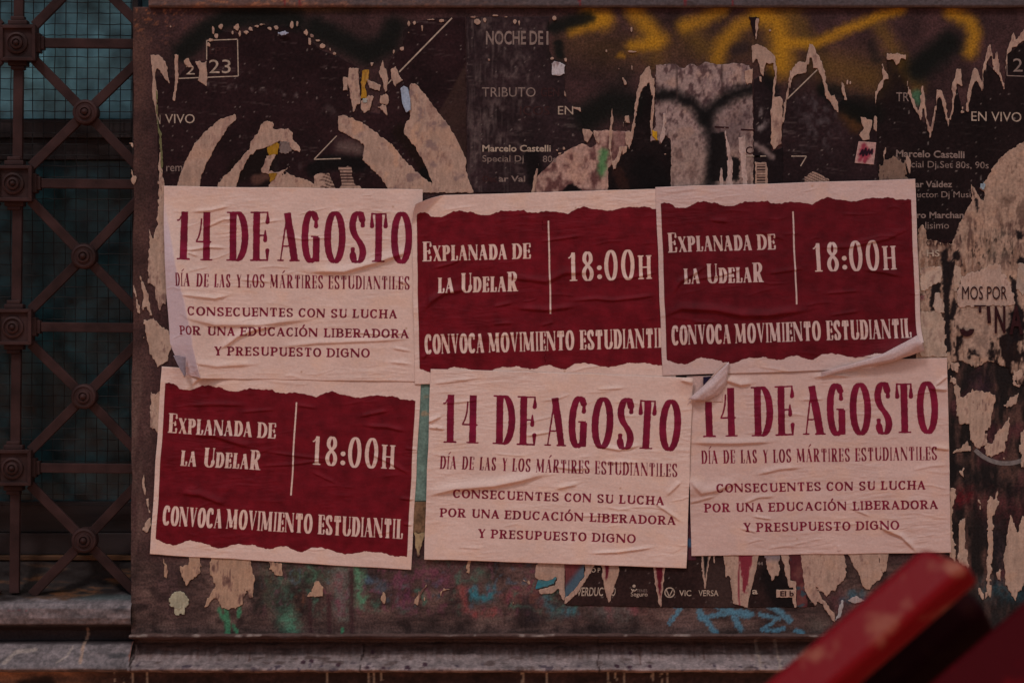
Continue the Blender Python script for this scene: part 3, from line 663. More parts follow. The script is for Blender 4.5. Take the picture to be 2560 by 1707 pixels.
for p, tn in (([(1378, 158), (1392, 154), (1412, 164), (1412, 186), (1400, 190), (1379, 188)], (150, 132, 130)), ([(1456, 324), (1475, 324), (1482, 334), (1469, 358), (1460, 352)], PT), ([(1430, 269), (1451, 269), (1455, 283), (1444, 276)], PT), ([(1409, 222), (1413, 232), (1417, 247), (1411, 240)], PT)):
    scrap(g2, p, 2.2, tn, .6)
crumbs(g2, [(1386, 46, 14, 14), (1414, 150, 9, 13), (1380, 147, 10, 8), (1193, 55, 18, 16), (1212, 52, 10, 14), (1183, 44, 22, 8), (1287, 54, 9, 16), (1298, 60, 6, 14), (1240, 40, 18, 6), (1266, 44, 14, 6), (1222, 150, 6, 6), (1392, 376, 8, 8)], 2.2)
text(g2, 'NOCHE', 1215, 1315, 78, 113, M_T2, bold=.02, h=1.9); text(g2, 'DE', 1324, 1358, 78, 113, M_T2, bold=.02, h=1.9); text(g2, 'I', 1366, 1371, 79, 113, M_T2, bold=.02, h=1.9)
text(g2, 'TRIBUTO', 1205, 1339, 219, 243, M_T2, h=1.9); text(g2, 'GEN', 1352, 1398, 220, 242, M_T3, h=1.9); text(g2, 'EN', 1395, 1433, 266, 287, M_T1, h=1.9); text(g2, 'ICOS', 1300, 1374, 266, 288, M_T3, h=1.9)
text(g2, 'Marcelo Castelli', 1206, 1377, 363, 380, M_T1, bold=.022, h=1.9); text(g2, 'Special Dj', 1206, 1309, 389, 410, M_T2, h=1.9); text(g2, '80s', 1357, 1390, 390, 406, M_T2, h=1.9)
text(g2, 'ar Val', 1247, 1313, 440, 455, M_T2, bold=.02, h=1.9); text(g2, 'Osc', 1206, 1242, 440, 455, M_T3, bold=.02, h=1.9)

# mottled patch with the green spray
p2 = old_poster('paper_remnant', [(1484, 328), (1520, 326), (1581, 330), (1578, 350), (1572, 378), (1556, 382), (1540, 400), (1521, 420), (1520, 482), (1328, 482), (1340, 446), (1365, 420), (1385, 400), (1412, 380), (1440, 366), (1458, 358), (1478, 372), (1490, 360)],
                'mottled brown paper remnant with a green spray spot',
                lambda X, Y: brush(brush(brush(mixc(pale_col((138, 102, 90), .2, 5)(X, Y), (66, 36, 34), (.85 * sstep(-.25, .55, noise(X, Y, 14, 22, 44, 4))).clip(0, 1)), X, Y, [(1510, 385), (1505, 430)], 13, (62, 96, 56), .85, .8, 5, 1), X, Y, [(1415, 480), (1430, 468), (1445, 480)], 11, (16, 10, 10), 1, .3, 3, 2),
                                 X, Y, [(1550, 340), (1560, 360)], 22, (84, 52, 50), .6, .8, 5), 1.5, 2)
for p in ([(1521, 370), (1527, 370), (1531, 414), (1545, 385), (1550, 366), (1555, 368), (1549, 400), (1533, 428)], [(1556, 330), (1560, 292), (1571, 290), (1574, 308), (1568, 306), (1562, 302)],
          [(1624, 165), (1628, 190), (1636, 199), (1635, 275), (1628, 349), (1626, 306), (1630, 233), (1622, 205), (1615, 214), (1607, 222), (1596, 245), (1588, 306), (1580, 350), (1578, 330), (1584, 294), (1592, 233), (1601, 190), (1612, 174)],
          [(1564, 331), (1581, 328), (1574, 378), (1564, 355)], [(1530, 272), (1533, 296), (1530, 330), (1528, 372), (1521, 372), (1524, 330)], [(1484, 328), (1497, 332), (1496, 360), (1490, 350)],
          [(1557, 195), (1560, 200), (1567, 211), (1560, 217)], [(1552, 366), (1568, 366), (1566, 380), (1556, 388)], [(1348, 400), (1343, 440), (1336, 482), (1329, 482), (1336, 440)]):
    scrap(p2, p, 2.4, PT, .3)
crumbs(p2, [(1579, 75, 7, 17), (1580, 172, 5, 16), (1516, 128, 5, 12), (1582, 130, 26, 5), (1410, 372, 9, 9), (1400, 384, 8, 7), (1664, 386, 12, 4), (1548, 173, 5, 4)])
# dark sheet between the patches
def dkx(c, X, Y):
    c = brush(c, X, Y, [(1612, 420), (1640, 460)], 40, (12, 9, 9), .8); return brush(c, X, Y, [(1545, 430), (1560, 470)], 16, (40, 20, 16), .7)
g3a = old_poster('paper_remnant', [(1607, 225), (1622, 210), (1630, 235), (1627, 345), (1648, 352), (1668, 345), (1678, 360), (1678, 482), (1521, 482), (1522, 424), (1550, 398), (1578, 352), (1590, 300), (1597, 250)],
                 'near black paper remnant between the mottled patch and the grey patch', dark_col((20, 12, 12), 51, .3, dkx), 1.7)
# grey paper with black spray arcs
def p1c(X, Y):
    c = pale_col((122, 95, 88), .6, 15, (56, 36, 38))(X, Y)
    c = mixc(c, (54, 34, 34), .75 * sstep(.0, .6, noise(X, Y, 12, 18, 91, 4) + .4 * noise(X, Y, 3, 9, 92, 2)))
    c = mixc(c, (120, 92, 80), .5 * sstep(300, 420, Y))
    c = brush(c, X, Y, [(1636, 238), (1690, 240), (1735, 262), (1765, 300), (1780, 345), (1782, 400), (1768, 480)], 19, (14, 11, 11), .95, 1.0, 5, 1)
    c = brush(c, X, Y, [(1762, 300), (1790, 262), (1835, 236), (1886, 222)], 21, (14, 11, 11), .95, 1.0, 5, 2)
    c = brush(c, X, Y, [(1800, 350), (1850, 300)], 40, (60, 44, 44), .5, .9, 6, 2)
    c = blot(c, X, Y, [(1778, 335), (1812, 330), (1818, 392), (1850, 395), (1848, 452), (1778, 456)], (15, 11, 11), .95, 2, 4, 4)
    c = mixc(c, (50, 34, 32), .7 * sstep(3, 1, np.abs(X - (1690 + .01 * Y))) * (Y < 250)); c = mixc(c, (50, 34, 32), .7 * sstep(3, 1, np.abs(X - 1805)) * (Y < 240))
    return c
p1 = old_poster('paper_remnant', [(1640, 164), (1660, 162), (1690, 160), (1700, 170), (1712, 172), (1725, 158), (1745, 168), (1760, 156), (1800, 162), (1840, 158), (1872, 166), (1880, 186), (1882, 300), (1884, 482), (1676, 482), (1678, 400), (1676, 350), (1668, 340), (1655, 338), (1650, 360), (1645, 352), (1628, 353), (1628, 330), (1638, 318)],
                 'large greyish paper patch crossed by two black spray arcs', p1c, 2.0, 2.2)
for p in ([(1812, 320), (1818, 345), (1826, 380), (1832, 410), (1830, 466), (1814, 466), (1820, 420), (1816, 370)], [(1658, 285), (1664, 284), (1662, 340), (1654, 358), (1648, 352), (1656, 320)], [(1800, 418), (1806, 420), (1808, 466), (1798, 466)], [(1845, 345), (1862, 340), (1864, 395), (1868, 466), (1856, 466), (1852, 400)]):
    scrap(p1, p, 2.8, (146, 116, 106), .3)
scrap(p1, [(1630, 326), (1643, 330), (1642, 352), (1630, 340)], 2.8, (150, 104, 22), .2)
text(p1, 'C', 1864, 1881, 367, 386, M_T4, h=2.5, bold=.01); rule(p1, (1848, 391), (1900, 391), 2.6, M_T1, 3.0)
rule(p1, (1786, 318), (1822, 320), 4, M_T4, 2.6); rule(p1, (1852, 325), (1886, 326), 4, M_T4, 2.6)
# strip between
def g3bx(c, X, Y):
    c = brush(c, X, Y, [(1888, 362), (1910, 375), (1930, 392)], 9, (112, 88, 82), .8, .9); c = rub(c, X, Y, [(1890, 290), (1920, 275), (1900, 320)], 22, 71, (130, 110, 104), .7)
    return c
g3b = old_poster('paper_remnant', [(1884, 200), (1900, 190), (1934, 165), (1938, 200), (1930, 250), (1928, 380), (1958, 370), (1958, 482), (1884, 482)],
                 'narrow dark paper strip with a pale torn blade, right of the grey patch', dark_col((26, 16, 17), 61, .6, g3bx), 1.5)
for p in ([(1878, 116), (1890, 112), (1903, 116), (1915, 122), (1937, 141), (1941, 171), (1939, 200), (1933, 159), (1915, 159), (1906, 187), (1900, 171), (1891, 144), (1881, 162)], [(1889, 46), (1897, 48), (1890, 98), (1888, 70)],
          [(1935, 242), (1955, 245), (1955, 306), (1952, 361), (1942, 366), (1933, 376), (1927, 358), (1927, 306), (1933, 214), (1938, 184), (1940, 200)], [(1900, 168), (1911, 172), (1908, 190), (1901, 184)], [(1898, 192), (1903, 194), (1904, 207), (1899, 202)],
          [(1976, 178), (1980, 190), (1970, 235), (1965, 266), (1959, 310), (1955, 306), (1961, 262), (1968, 225)], [(1860, 178), (1882, 172), (1880, 210), (1866, 212)]):
    scrap(g3b, p, 2.5, PT, .3)
scrap(g3b, [(1888, 407), (1918, 405), (1918, 482), (1888, 482)], 2.5, PT, .3, extra=lambda c, X, Y: mixc(c, (30, 16, 16), .9 * sstep(-.3, .3, np.sin(Y * .95)) * (X > 1892) * (X < 1914) * (Y < 458)))
scrap(g3b, [(1872, 43), (1888, 44), (1897, 46), (1890, 98), (1882, 80)], 1.8, (26, 14, 15), .1)
rule(g3b, (1885, 391), (1915, 391), 2.6, M_T1, 3.0)
# dark poster with diagonal line
def g3x(c, X, Y):
    c = rub(c, X, Y, [(2040, 240), (2050, 330)], 90, 81, (66, 54, 54), .7); c = brush(c, X, Y, [(2120, 285), (2140, 310)], 26, (66, 38, 16), .7, .8)
    return brush(c, X, Y, [(2060, 225), (2100, 260), (2170, 300)], 20, (12, 10, 9), .8)
g3 = old_poster('concert_poster', [(1981, 197), (1995, 187), (2013, 184), (2027, 140), (2044, 171), (2056, 199), (2065, 242), (2090, 262), (2120, 240), (2185, 238), (2192, 300), (2195, 482), (1955, 482), (1955, 372), (1958, 306), (1966, 262), (1976, 225)],
                'dark poster piece with a thin diagonal line, left of the little red sticker', dark_col((34, 20, 21), 71, .9, g3x), 1.3)
for p in ([(1978, 178), (1995, 156), (2013, 156), (2020, 130), (2022, 113), (2031, 110), (2041, 135), (2050, 144), (2062, 181), (2068, 223), (2078, 240), (2086, 235), (2099, 288), (2078, 260), (2065, 245), (2056, 199), (2044, 171), (2034, 171), (2027, 138), (2013, 184), (1992, 187), (1981, 196), (1973, 226)],
          [(2151, 294), (2163, 294), (2170, 300), (2178, 303), (2178, 324), (2172, 337), (2172, 349), (2160, 352), (2151, 344), (2146, 338), (2158, 322)], [(2187, 288), (2192, 294), (2191, 328), (2184, 325)], [(2102, 200), (2107, 208), (2112, 228), (2117, 251), (2111, 250), (2104, 228)],
          [(2011, 444), (2022, 436), (2034, 430), (2048, 434), (2062, 444), (2078, 456), (2084, 482), (2010, 482)]):
    ex = (lambda c, X, Y: mixc(c, (40, 22, 20), .8 * sstep(-.1, .4, np.sin((Y - .45 * X) * .9)))) if p[0] == (2011, 444) else None
    scrap(g3, p, 2.4, PT, .3, extra=ex)
crumbs(g3, [(2117, 207, 4, 14), (2125, 208, 4, 10), (1926, 78, 9, 6)])
rule(g3, (2043, 175), (1967, 249), 3, M_T1, 1.9)
for a, b in (((1978, 391), (2016, 391)), ((2016, 391), (2001, 416))): rule(g3, a, b, 2.6, M_T1, 1.9)
# right poster
def g4x(c, X, Y): return rub(rub(c, X, Y, [(2240, 400), (2250, 450)], 20, 95, (100, 74, 66), .8), X, Y, [(2400, 190), (2350, 170)], 40, 96, op=.4)
g4 = old_poster('concert_poster', [(2192, 240), (2200, 226), (2210, 202), (2220, 199), (2217, 150), (2233, 150), (2241, 165), (2252, 147), (2264, 150), (2270, 233), (2292, 279), (2308, 306), (2316, 309), (2325, 341), (2337, 294), (2344, 239), (2350, 239), (2362, 282), (2370, 315), (2380, 285), (2393, 215), (2405, 285), (2417, 275), (2426, 226), (2440, 200), (2457, 228), (2458, 184), (2466, 159), (2484, 174), (2497, 190), (2509, 220), (2515, 184), (2518, 135), (2570, 100), (2650, 90), (2650, 650), (2195, 650)],
                'dark concert poster with the jagged torn top at the right edge, listing the performers', dark_col((24, 14, 14), 91, .35, g4x), 1.3)
for p in ([(2188, 233), (2197, 208), (2206, 196), (2206, 162), (2217, 184), (2220, 199), (2209, 202), (2200, 226), (2190, 238), (2191, 262), (2188, 256)], [(2217, 135), (2240, 134), (2264, 138), (2264, 150), (2252, 147), (2241, 165), (2233, 150), (2217, 150)], [(2266, 199), (2273, 226), (2292, 269), (2294, 285), (2279, 260), (2270, 233)],
          [(2305, 217), (2313, 254), (2316, 294), (2325, 321), (2337, 275), (2341, 226), (2353, 224), (2365, 263), (2368, 300), (2380, 275), (2380, 214), (2393, 174), (2402, 174), (2405, 216), (2393, 211), (2385, 251), (2380, 285), (2370, 317), (2362, 282), (2350, 239), (2344, 239), (2337, 294), (2325, 343), (2316, 309), (2308, 266), (2301, 300), (2293, 285), (2301, 263)],
          [(2415, 278), (2420, 226), (2428, 190), (2435, 171), (2445, 181), (2457, 214), (2455, 230), (2440, 200), (2428, 226), (2420, 278)], [(2454, 178), (2462, 150), (2469, 116), (2475, 113), (2484, 153), (2491, 132), (2497, 171), (2509, 214), (2512, 184), (2515, 132), (2533, 83), (2540, 100), (2562, 73), (2600, 60), (2600, 90), (2562, 101), (2533, 119), (2518, 138), (2515, 184), (2509, 222), (2497, 190), (2484, 174), (2475, 135), (2466, 159), (2458, 190), (2456, 228)],
          [(2213, 362), (2215, 372), (2211, 400), (2208, 390)], [(2196, 420), (2212, 400), (2232, 392), (2262, 410), (2266, 482), (2198, 482)], [(2266, 385), (2276, 405), (2274, 450), (2268, 420), (2262, 404)]):
    scrap(g4, p, 2.4, (98, 72, 60) if p[0] == (2196, 420) else PT, .9 if p[0] == (2196, 420) else .3, rag=5 if p[0] == (2196, 420) else 1.8, dc=(40, 24, 22) if p[0] == (2196, 420) else (70, 44, 40))
crumbs(g4, [(2405, 281, 12, 6), (2406, 272, 4, 12)])
text(g4, 'TR', 2240, 2272, 232, 254, M_T2, h=1.9); text(g4, 'EN VIVO', 2428, 2553, 279, 303, M_T1, h=1.9, rot=.02); text(g4, 'Marcelo Castelli', 2240, 2411, 375, 393, M_T2, bold=.022, h=1.9, rot=.02)
text(g4, 'pecial Dj Set 80s, 90s', 2253, 2471, 402, 424, M_T2, h=1.9, rot=.015); text(g4, 'ar Valdez', 2288, 2380, 453, 469, M_T2, bold=.022, h=1.9); text(g4, 'uctor Dj Musi', 2292, 2426, 479, 499, M_T2, h=1.9)
text(g4, 'ro Marchan', 2292, 2409, 530, 546, M_T2, bold=.022, h=1.9); text(g4, 'lisimo', 2313, 2372, 555, 572, M_T2, h=1.9); text(g4, '2', 2532, 2556, 147, 180, M_T2, h=1.9)
for a, b in (((2517, 137), (2517, 190)), ((2517, 190), (2575, 192))): rule(g4, a, b, 2.2, M_T2, 1.9)

# decayed pale layers at the right edge
def mcol(X, Y):
    c = pale_col((132, 100, 84), .45, 25, (66, 42, 34))(X, Y); c = mixc(c, (84, 58, 46), .6 * sstep(.0, .7, noise(X, Y, 9, 46, 120, 4)) * sstep(500, 560, Y))
    n = noise(X, Y, 12, 38, 101, 5) + .3 * noise(X, Y, 4, 9, 111, 2); v = noise(X, Y, 6, 44, 102, 4)
    c = mixc(c, (70, 46, 40), (.8 * sstep(0, .6, n + .3 * v) * sstep(520, 560, Y) * sstep(700, 640, Y)).clip(0, 1))
    c = mixc(c, (84, 60, 50), (.8 * sstep(-.2, .5, n) * sstep(480, 500, Y) * sstep(560, 530, Y) * sstep(2490, 2510, X)).clip(0, 1))
    c = mixc(c, (58, 52, 44), (.5 * sstep(60, 20, np.hypot(X - 2490, Y - 610)) * sstep(-.2, .5, n)).clip(0, 1))
    c = mixc(c, (92, 60, 46), (.7 * sstep(.0, .6, v) * sstep(630, 650, Y) * sstep(720, 690, Y) * sstep(2470, 2440, X)).clip(0, 1))
    for i, p in enumerate(([(2352, 630), (2366, 622), (2372, 640), (2368, 650), (2388, 655), (2384, 690), (2376, 720), (2372, 780), (2378, 880), (2352, 880), (2360, 800), (2356, 700)], [(2382, 632), (2396, 625), (2402, 648), (2380, 652)], [(2330, 712), (2352, 706), (2350, 730), (2336, 740), (2338, 775), (2328, 778), (2322, 760)],
                           [(2540, 575), (2556, 580), (2556, 600), (2544, 600)], [(2548, 640), (2560, 645), (2560, 662), (2540, 656)], [(2524, 690), (2540, 700), (2545, 760), (2560, 780), (2560, 850), (2530, 860), (2520, 800), (2536, 770)], [(2384, 745), (2394, 760), (2384, 800), (2368, 800)],
                           [(2403, 820), (2410, 815), (2414, 822), (2424, 820), (2430, 828), (2420, 840), (2408, 838)], [(2420, 870), (2452, 875), (2450, 890), (2424, 888)], [(2462, 868), (2478, 872), (2488, 888), (2480, 902), (2472, 900), (2470, 882)], [(2461, 808), (2474, 820), (2466, 846), (2460, 840)], [(2500, 790), (2540, 778), (2545, 870), (2510, 900), (2500, 860)],
                           [(2312, 825), (2325, 806), (2345, 838), (2322, 838)], [(2428, 460), (2436, 490), (2446, 500), (2444, 540), (2436, 500)])):
        c = blot(c, X, Y, p, (18, 12, 13), .93, 2, 3, 200 + i, 5)
    c = blot(c, X, Y, [(2326, 804), (2332, 806), (2334, 838), (2330, 838)], (132, 104, 90), .9, 1.5, 1)
    c = mixc(c, (70, 70, 66), .7 * sstep(7, 2, line_d(X, Y, [(2340, 806), (2352, 834)])))
    c = mixc(c, (24, 15, 14), (sstep(.0, .3, noise(X, Y, 14, 34, 104, 5) + .0045 * (Y - 885) + .003 * (X - 2480))).clip(0, 1) * sstep(760, 830, Y + .5 * (X - 2400)))
    c = mixc(c, (30, 18, 16), .8 * sstep(.35, .7, noise(X, Y, 9, 20, 108, 4)) * sstep(560, 640, Y))
    c = mixc(c, (22, 14, 14), .85 * sstep(.7, .85, noise(X, Y, 9, 26, 106, 4)) * (Y > 560))
    c = blot(c, X, Y, [(2402, 768), (2470, 760), (2524, 762), (2522, 800), (2514, 838), (2478, 850), (2470, 900), (2440, 880), (2410, 860), (2404, 820), (2382, 812)], (132, 101, 86), .8, 3, 6, 77)
    return c
m5 = old_poster('peeling_poster', [(2562, 352), (2532, 371), (2505, 391), (2482, 419), (2462, 455), (2448, 470), (2462, 482), (2460, 510), (2446, 490), (2436, 474), (2425, 452), (2430, 500), (2412, 534), (2396, 566), (2380, 612), (2318, 598), (2312, 572), (2306, 560), (2296, 570), (2290, 640), (2290, 940), (2362, 940), (2378, 905), (2400, 900), (2440, 920), (2470, 900), (2520, 920), (2540, 960), (2650, 980), (2650, 345)],
                'pale decaying poster at the right edge, peeled in layers around leftover dark words', mcol, 2.0, 2.5, 2.5)
for p, tn, h in (([(2447, 470), (2455, 455), (2462, 462), (2460, 478)], (112, 116, 120), 6), ([(2302, 668), (2350, 668), (2354, 690), (2352, 706), (2330, 712), (2310, 730), (2300, 728)], (148, 118, 102), 2.8), ([(2336, 735), (2352, 728), (2360, 780), (2344, 782), (2334, 770)], (140, 112, 98), 2.8),
                 ([(2300, 780), (2345, 778), (2362, 800), (2362, 860), (2368, 892), (2300, 892)], (142, 112, 96), 2.6), ([(2404, 692), (2450, 676), (2470, 664), (2500, 660), (2502, 680), (2520, 700), (2532, 730), (2536, 762), (2500, 764), (2474, 764), (2400, 768), (2390, 760), (2393, 730)], (144, 112, 98), 2.8),
                 ([(2386, 662), (2400, 668), (2404, 700), (2384, 735), (2382, 700)], (140, 110, 94), 2.6), ([(2545, 660), (2600, 660), (2600, 720), (2556, 735), (2540, 720)], (140, 112, 98), 2.8)):
    scrap(m5, p, h, tn, .25, 2.5)
text(m5, 'MOS POR', 2404, 2516, 716, 749, M_T4, h=5.8, bold=0); text(m5, 'T', 2434, 2463, 763, 782, M_T4, h=5.8, bold=.02); rule(m5, (2469, 765), (2472, 808), 9, M_T4, 5.8)
text(m5, 'N', 2485, 2512, 765, 833, M_T4, h=5.8, bold=.03); text(m5, 'A', 2522, 2556, 763, 835, M_T4, h=5.8, bold=.03); arc(m5, 2416, 822, 13, 14, 180, 360, 11, M_T4, 5.9); text(m5, 'OTÁNIC', 2315, 2380, 596, 615, M_T4, h=4.4); text(m5, 'HS', 2316, 2348, 625, 642, M_T1, h=4.4, bold=.02); text(m5, 'er', 2300, 2312, 738, 750, mat_print('pink print', (120, 66, 66)), h=4.8)
arc(m5, 2416, 822, 10, 9, 180, 360, 8, M_T4, 5.8)
# streaky remnants lower right
m6 = empty('torn_poster_strips', wp(2450, 1250, -.001), 'long pale vertical paper strips on the dark wall at lower right', 'poster remains', 'remains of old posters on the wall')
for p, dd in (([(2383, 966), (2392, 960), (2400, 970), (2398, 1000), (2410, 990), (2430, 975), (2470, 980), (2486, 990), (2484, 1020), (2476, 1060), (2465, 1080), (2464, 1110), (2448, 1120), (2440, 1118), (2424, 1100), (2420, 1058), (2400, 1060), (2392, 1030), (2390, 990)], .9), ([(2376, 905), (2396, 908), (2394, 930), (2380, 925)], .6), ([(2375, 940), (2392, 945), (2390, 960), (2375, 955)], .6),
              ([(2522, 1040), (2524, 1060), (2516, 1100), (2508, 1145), (2505, 1128), (2490, 1135), (2470, 1140), (2462, 1120), (2468, 1105), (2480, 1110), (2488, 1085), (2506, 1065)], .3), ([(2535, 930), (2555, 925), (2556, 950), (2546, 970), (2530, 960)], .6), ([(2530, 990), (2545, 985), (2535, 1010), (2516, 1020), (2508, 1015)], .5), ([(2552, 1080), (2575, 1075), (2570, 1120), (2556, 1165), (2550, 1120)], .4),
              ([(2376, 1130), (2400, 1120), (2418, 1105), (2428, 1125), (2408, 1128), (2378, 1132)], .8), ([(2374, 1218), (2388, 1222), (2388, 1240), (2380, 1262), (2378, 1300), (2388, 1380), (2390, 1412), (2374, 1390)], .3), ([(2398, 1298), (2412, 1296), (2410, 1320), (2418, 1390), (2420, 1420), (2394, 1402)], .4),
              ([(2474, 1240), (2482, 1250), (2492, 1225), (2494, 1262), (2482, 1290), (2480, 1380), (2476, 1450), (2474, 1488), (2468, 1475), (2470, 1400), (2468, 1300), (2466, 1270)], .25), ([(2526, 1286), (2532, 1310), (2545, 1330), (2556, 1290), (2600, 1280), (2600, 1400), (2545, 1480), (2538, 1502), (2530, 1490), (2516, 1460), (2508, 1400), (2518, 1340)], .35), ([(2492, 1430), (2502, 1425), (2500, 1450), (2494, 1448)], .3),
              ([(2448, 1470), (2454, 1480), (2456, 1500), (2452, 1492)], .3), ([(2462, 1480), (2474, 1470), (2468, 1490), (2460, 1500)], .4), ([(2400, 1180), (2408, 1172), (2406, 1190)], .5), ([(2448, 1250), (2452, 1256), (2450, 1272)], .4)):
    scrap(m6, p, 1.4, (140, 108, 92), dd, 3.0, 2.6, vs=2.5)
arc(m6, 2515, 1040, 110, 118, 225, 300, 11, mat_print('grey band', (92, 78, 74)), 1.0)

# bottom poster with printed logos
def g6x(c, X, Y): return brush(brush(c, X, Y, [(1790, 1440), (1800, 1500)], 40, (52, 36, 32), .6), X, Y, [(1930, 1440), (1960, 1500)], 36, (16, 11, 11), .9)
g6 = old_poster('concert_poster', [(1412, 1380), (2065, 1370), (2050, 1440), (2036, 1516), (1740, 1519), (1412, 1512)], 'bottom strip of a dark concert poster with a row of small pale logos', dark_col((38, 22, 20), 131, .4, g6x), 1.0)
RS = (96, 24, 34)
for p, tn, ex in (([(1345, 1400), (1411, 1400), (1411, 1505), (1400, 1486), (1398, 1470), (1380, 1482), (1352, 1484), (1346, 1474), (1388, 1460), (1394, 1438), (1370, 1450), (1346, 1448), (1336, 1440)], PT, None), ([(1412, 1508), (1414, 1494), (1440, 1468), (1462, 1440), (1462, 1405), (1490, 1405), (1455, 1465), (1440, 1485)], PT, None),
                  ([(1411, 1402), (1462, 1404), (1460, 1440), (1438, 1470), (1413, 1494)], (86, 40, 40), lambda c, X, Y: mixc(c, (50, 74, 84), .8 * sstep(1430, 1452, X + .8 * (Y - 1430)))), ([(1346, 1448), (1370, 1450), (1392, 1438), (1384, 1458), (1350, 1470), (1340, 1470)], (40, 84, 92), None),
                  ([(1503, 1405), (1509, 1467), (1515, 1490), (1521, 1508), (1526, 1500), (1530, 1479), (1539, 1455), (1542, 1448), (1548, 1428), (1543, 1405)], PT, lambda c, X, Y: blot(c, X, Y, [(1511, 1405), (1524, 1405), (1519, 1440), (1514, 1452)], (74, 16, 26))),
                  ([(1631, 1408), (1637, 1449), (1646, 1508), (1652, 1514), (1655, 1505), (1659, 1449), (1662, 1408)], PT, lambda c, X, Y: blot(c, X, Y, [(1639, 1405), (1658, 1405), (1654, 1455), (1650, 1494), (1643, 1450)], (72, 16, 24))),
                  ([(1751, 1380), (1756, 1428), (1762, 1470), (1777, 1380)], PT, lambda c, X, Y: blot(c, X, Y, [(1757, 1376), (1773, 1376), (1762, 1448)], (16, 12, 12), 1, 1.5, 1)), ([(1781, 1380), (1788, 1380), (1785, 1405)], PT, None),
                  ([(1807, 1380), (1815, 1440), (1822, 1436), (1827, 1443), (1831, 1508), (1850, 1512), (1869, 1517), (1876, 1480), (1884, 1449), (1899, 1380)], PT, lambda c, X, Y: mixc(mixc(c, RS, .9 * sstep(2, -2, -poly_sd(X, Y, [(1846, 1376), (1880, 1376), (1872, 1430), (1864, 1480), (1858, 1470)]) + 9 * noise(X, Y, 5, 22, 8, 3))), RS, .8 * sstep(3, 1, np.abs(X - 1848 - 2 * np.sin(Y / 30))) * (Y > 1410))),
                  ([(1911, 1380), (1917, 1419), (1931, 1452), (1937, 1435), (1946, 1437), (1950, 1380)], PT, lambda c, X, Y: mixc(c, (60, 54, 66), .5 * sstep(1410, 1390, Y))), ([(1952, 1380), (1972, 1380), (1975, 1450), (1990, 1450), (1991, 1518), (1985, 1518), (1982, 1470), (1970, 1462)], PT, None),
                  ([(1972, 1380), (2001, 1380), (2010, 1450), (2014, 1480), (2020, 1516), (1992, 1516), (1990, 1460), (1974, 1444)], (64, 26, 28), lambda c, X, Y: mixc(c, (34, 56, 62), .7 * sstep(.2, .6, noise(X, Y, 12, 14, 7)))),
                  ([(2001, 1380), (2006, 1430), (2013, 1478), (2038, 1518), (2042, 1500), (2052, 1505), (2078, 1548), (2086, 1552), (2084, 1530), (2060, 1500), (2032, 1456), (2050, 1475), (2066, 1490), (2078, 1476), (2088, 1478), (2094, 1460), (2110, 1450), (2116, 1430), (2108, 1380)], PT, None),
                  ([(2118, 1380), (2132, 1410), (2146, 1434), (2155, 1460), (2168, 1475), (2182, 1460), (2200, 1446), (2206, 1436), (2192, 1380)], PT, None), ([(2192, 1380), (2206, 1432), (2215, 1425), (2222, 1380)], PT, None), ([(2095, 1530), (2102, 1500), (2108, 1498), (2102, 1540), (2088, 1550)], (130, 116, 112), None), ([(2120, 1500), (2140, 1488), (2160, 1500), (2136, 1508)], (134, 112, 106), None)):
    scrap(g6, p, 1.9 if tn == PT else 1.5, tn, .2, 1.8, extra=ex, vs=2)
text(g6, 'O P', 1478, 1501, 1418, 1430, M_T1, h=1.6, bold=.02); text(g6, 'VERDUC', 1444, 1509, 1467, 1489, M_T1, h=1.6, bold=.015, shear=.2); text(g6, 'IO', 1524, 1539, 1467, 1489, M_T1, h=1.6, bold=.015, shear=.2)
text(g6, 'TENES', 1592, 1618, 1472, 1479, M_T2, h=1.6); text(g6, 'Seguro', 1577, 1619, 1479, 1493, M_T1, h=1.6, bold=.01); text(g6, 'VIC', 1698, 1728, 1474, 1489, M_T1, h=1.6, bold=.01); text(g6, 'VERSA', 1746, 1796, 1474, 1489, M_T1, h=1.6, bold=.01)
text(g6, '44', 1893, 1907, 1403, 1412, M_T2, h=1.6); text(g6, 'a', 1880, 1894, 1473, 1484, M_T1, h=4.0, bold=.02)
arc(g6, 1674, 1480, 12, 12, 0, 350, 3, M_T1, 1.6); rule(g6, (1666, 1474), (1673, 1490), 3, M_T1, 1.6); rule(g6, (1673, 1490), (1682, 1472), 2.4, M_T1, 1.6)
arc(g6, 1585, 1464, 2, 2, 0, 360, 4, M_T1, 1.6); arc(g6, 1585, 1468, 7, 8, 200, 340, 2.6, M_T1, 1.6); rule(g6, (1585, 1472), (1580, 1479), 2.4, M_T1, 1.7)
scrap(g6, [(1941, 1473), (1986, 1473), (1986, 1492), (1941, 1492)], 2.0, PT, .1, .5); text(g6, 'El b', 1950, 1984, 1476, 1489, M_T4, h=4.2, bold=.02)

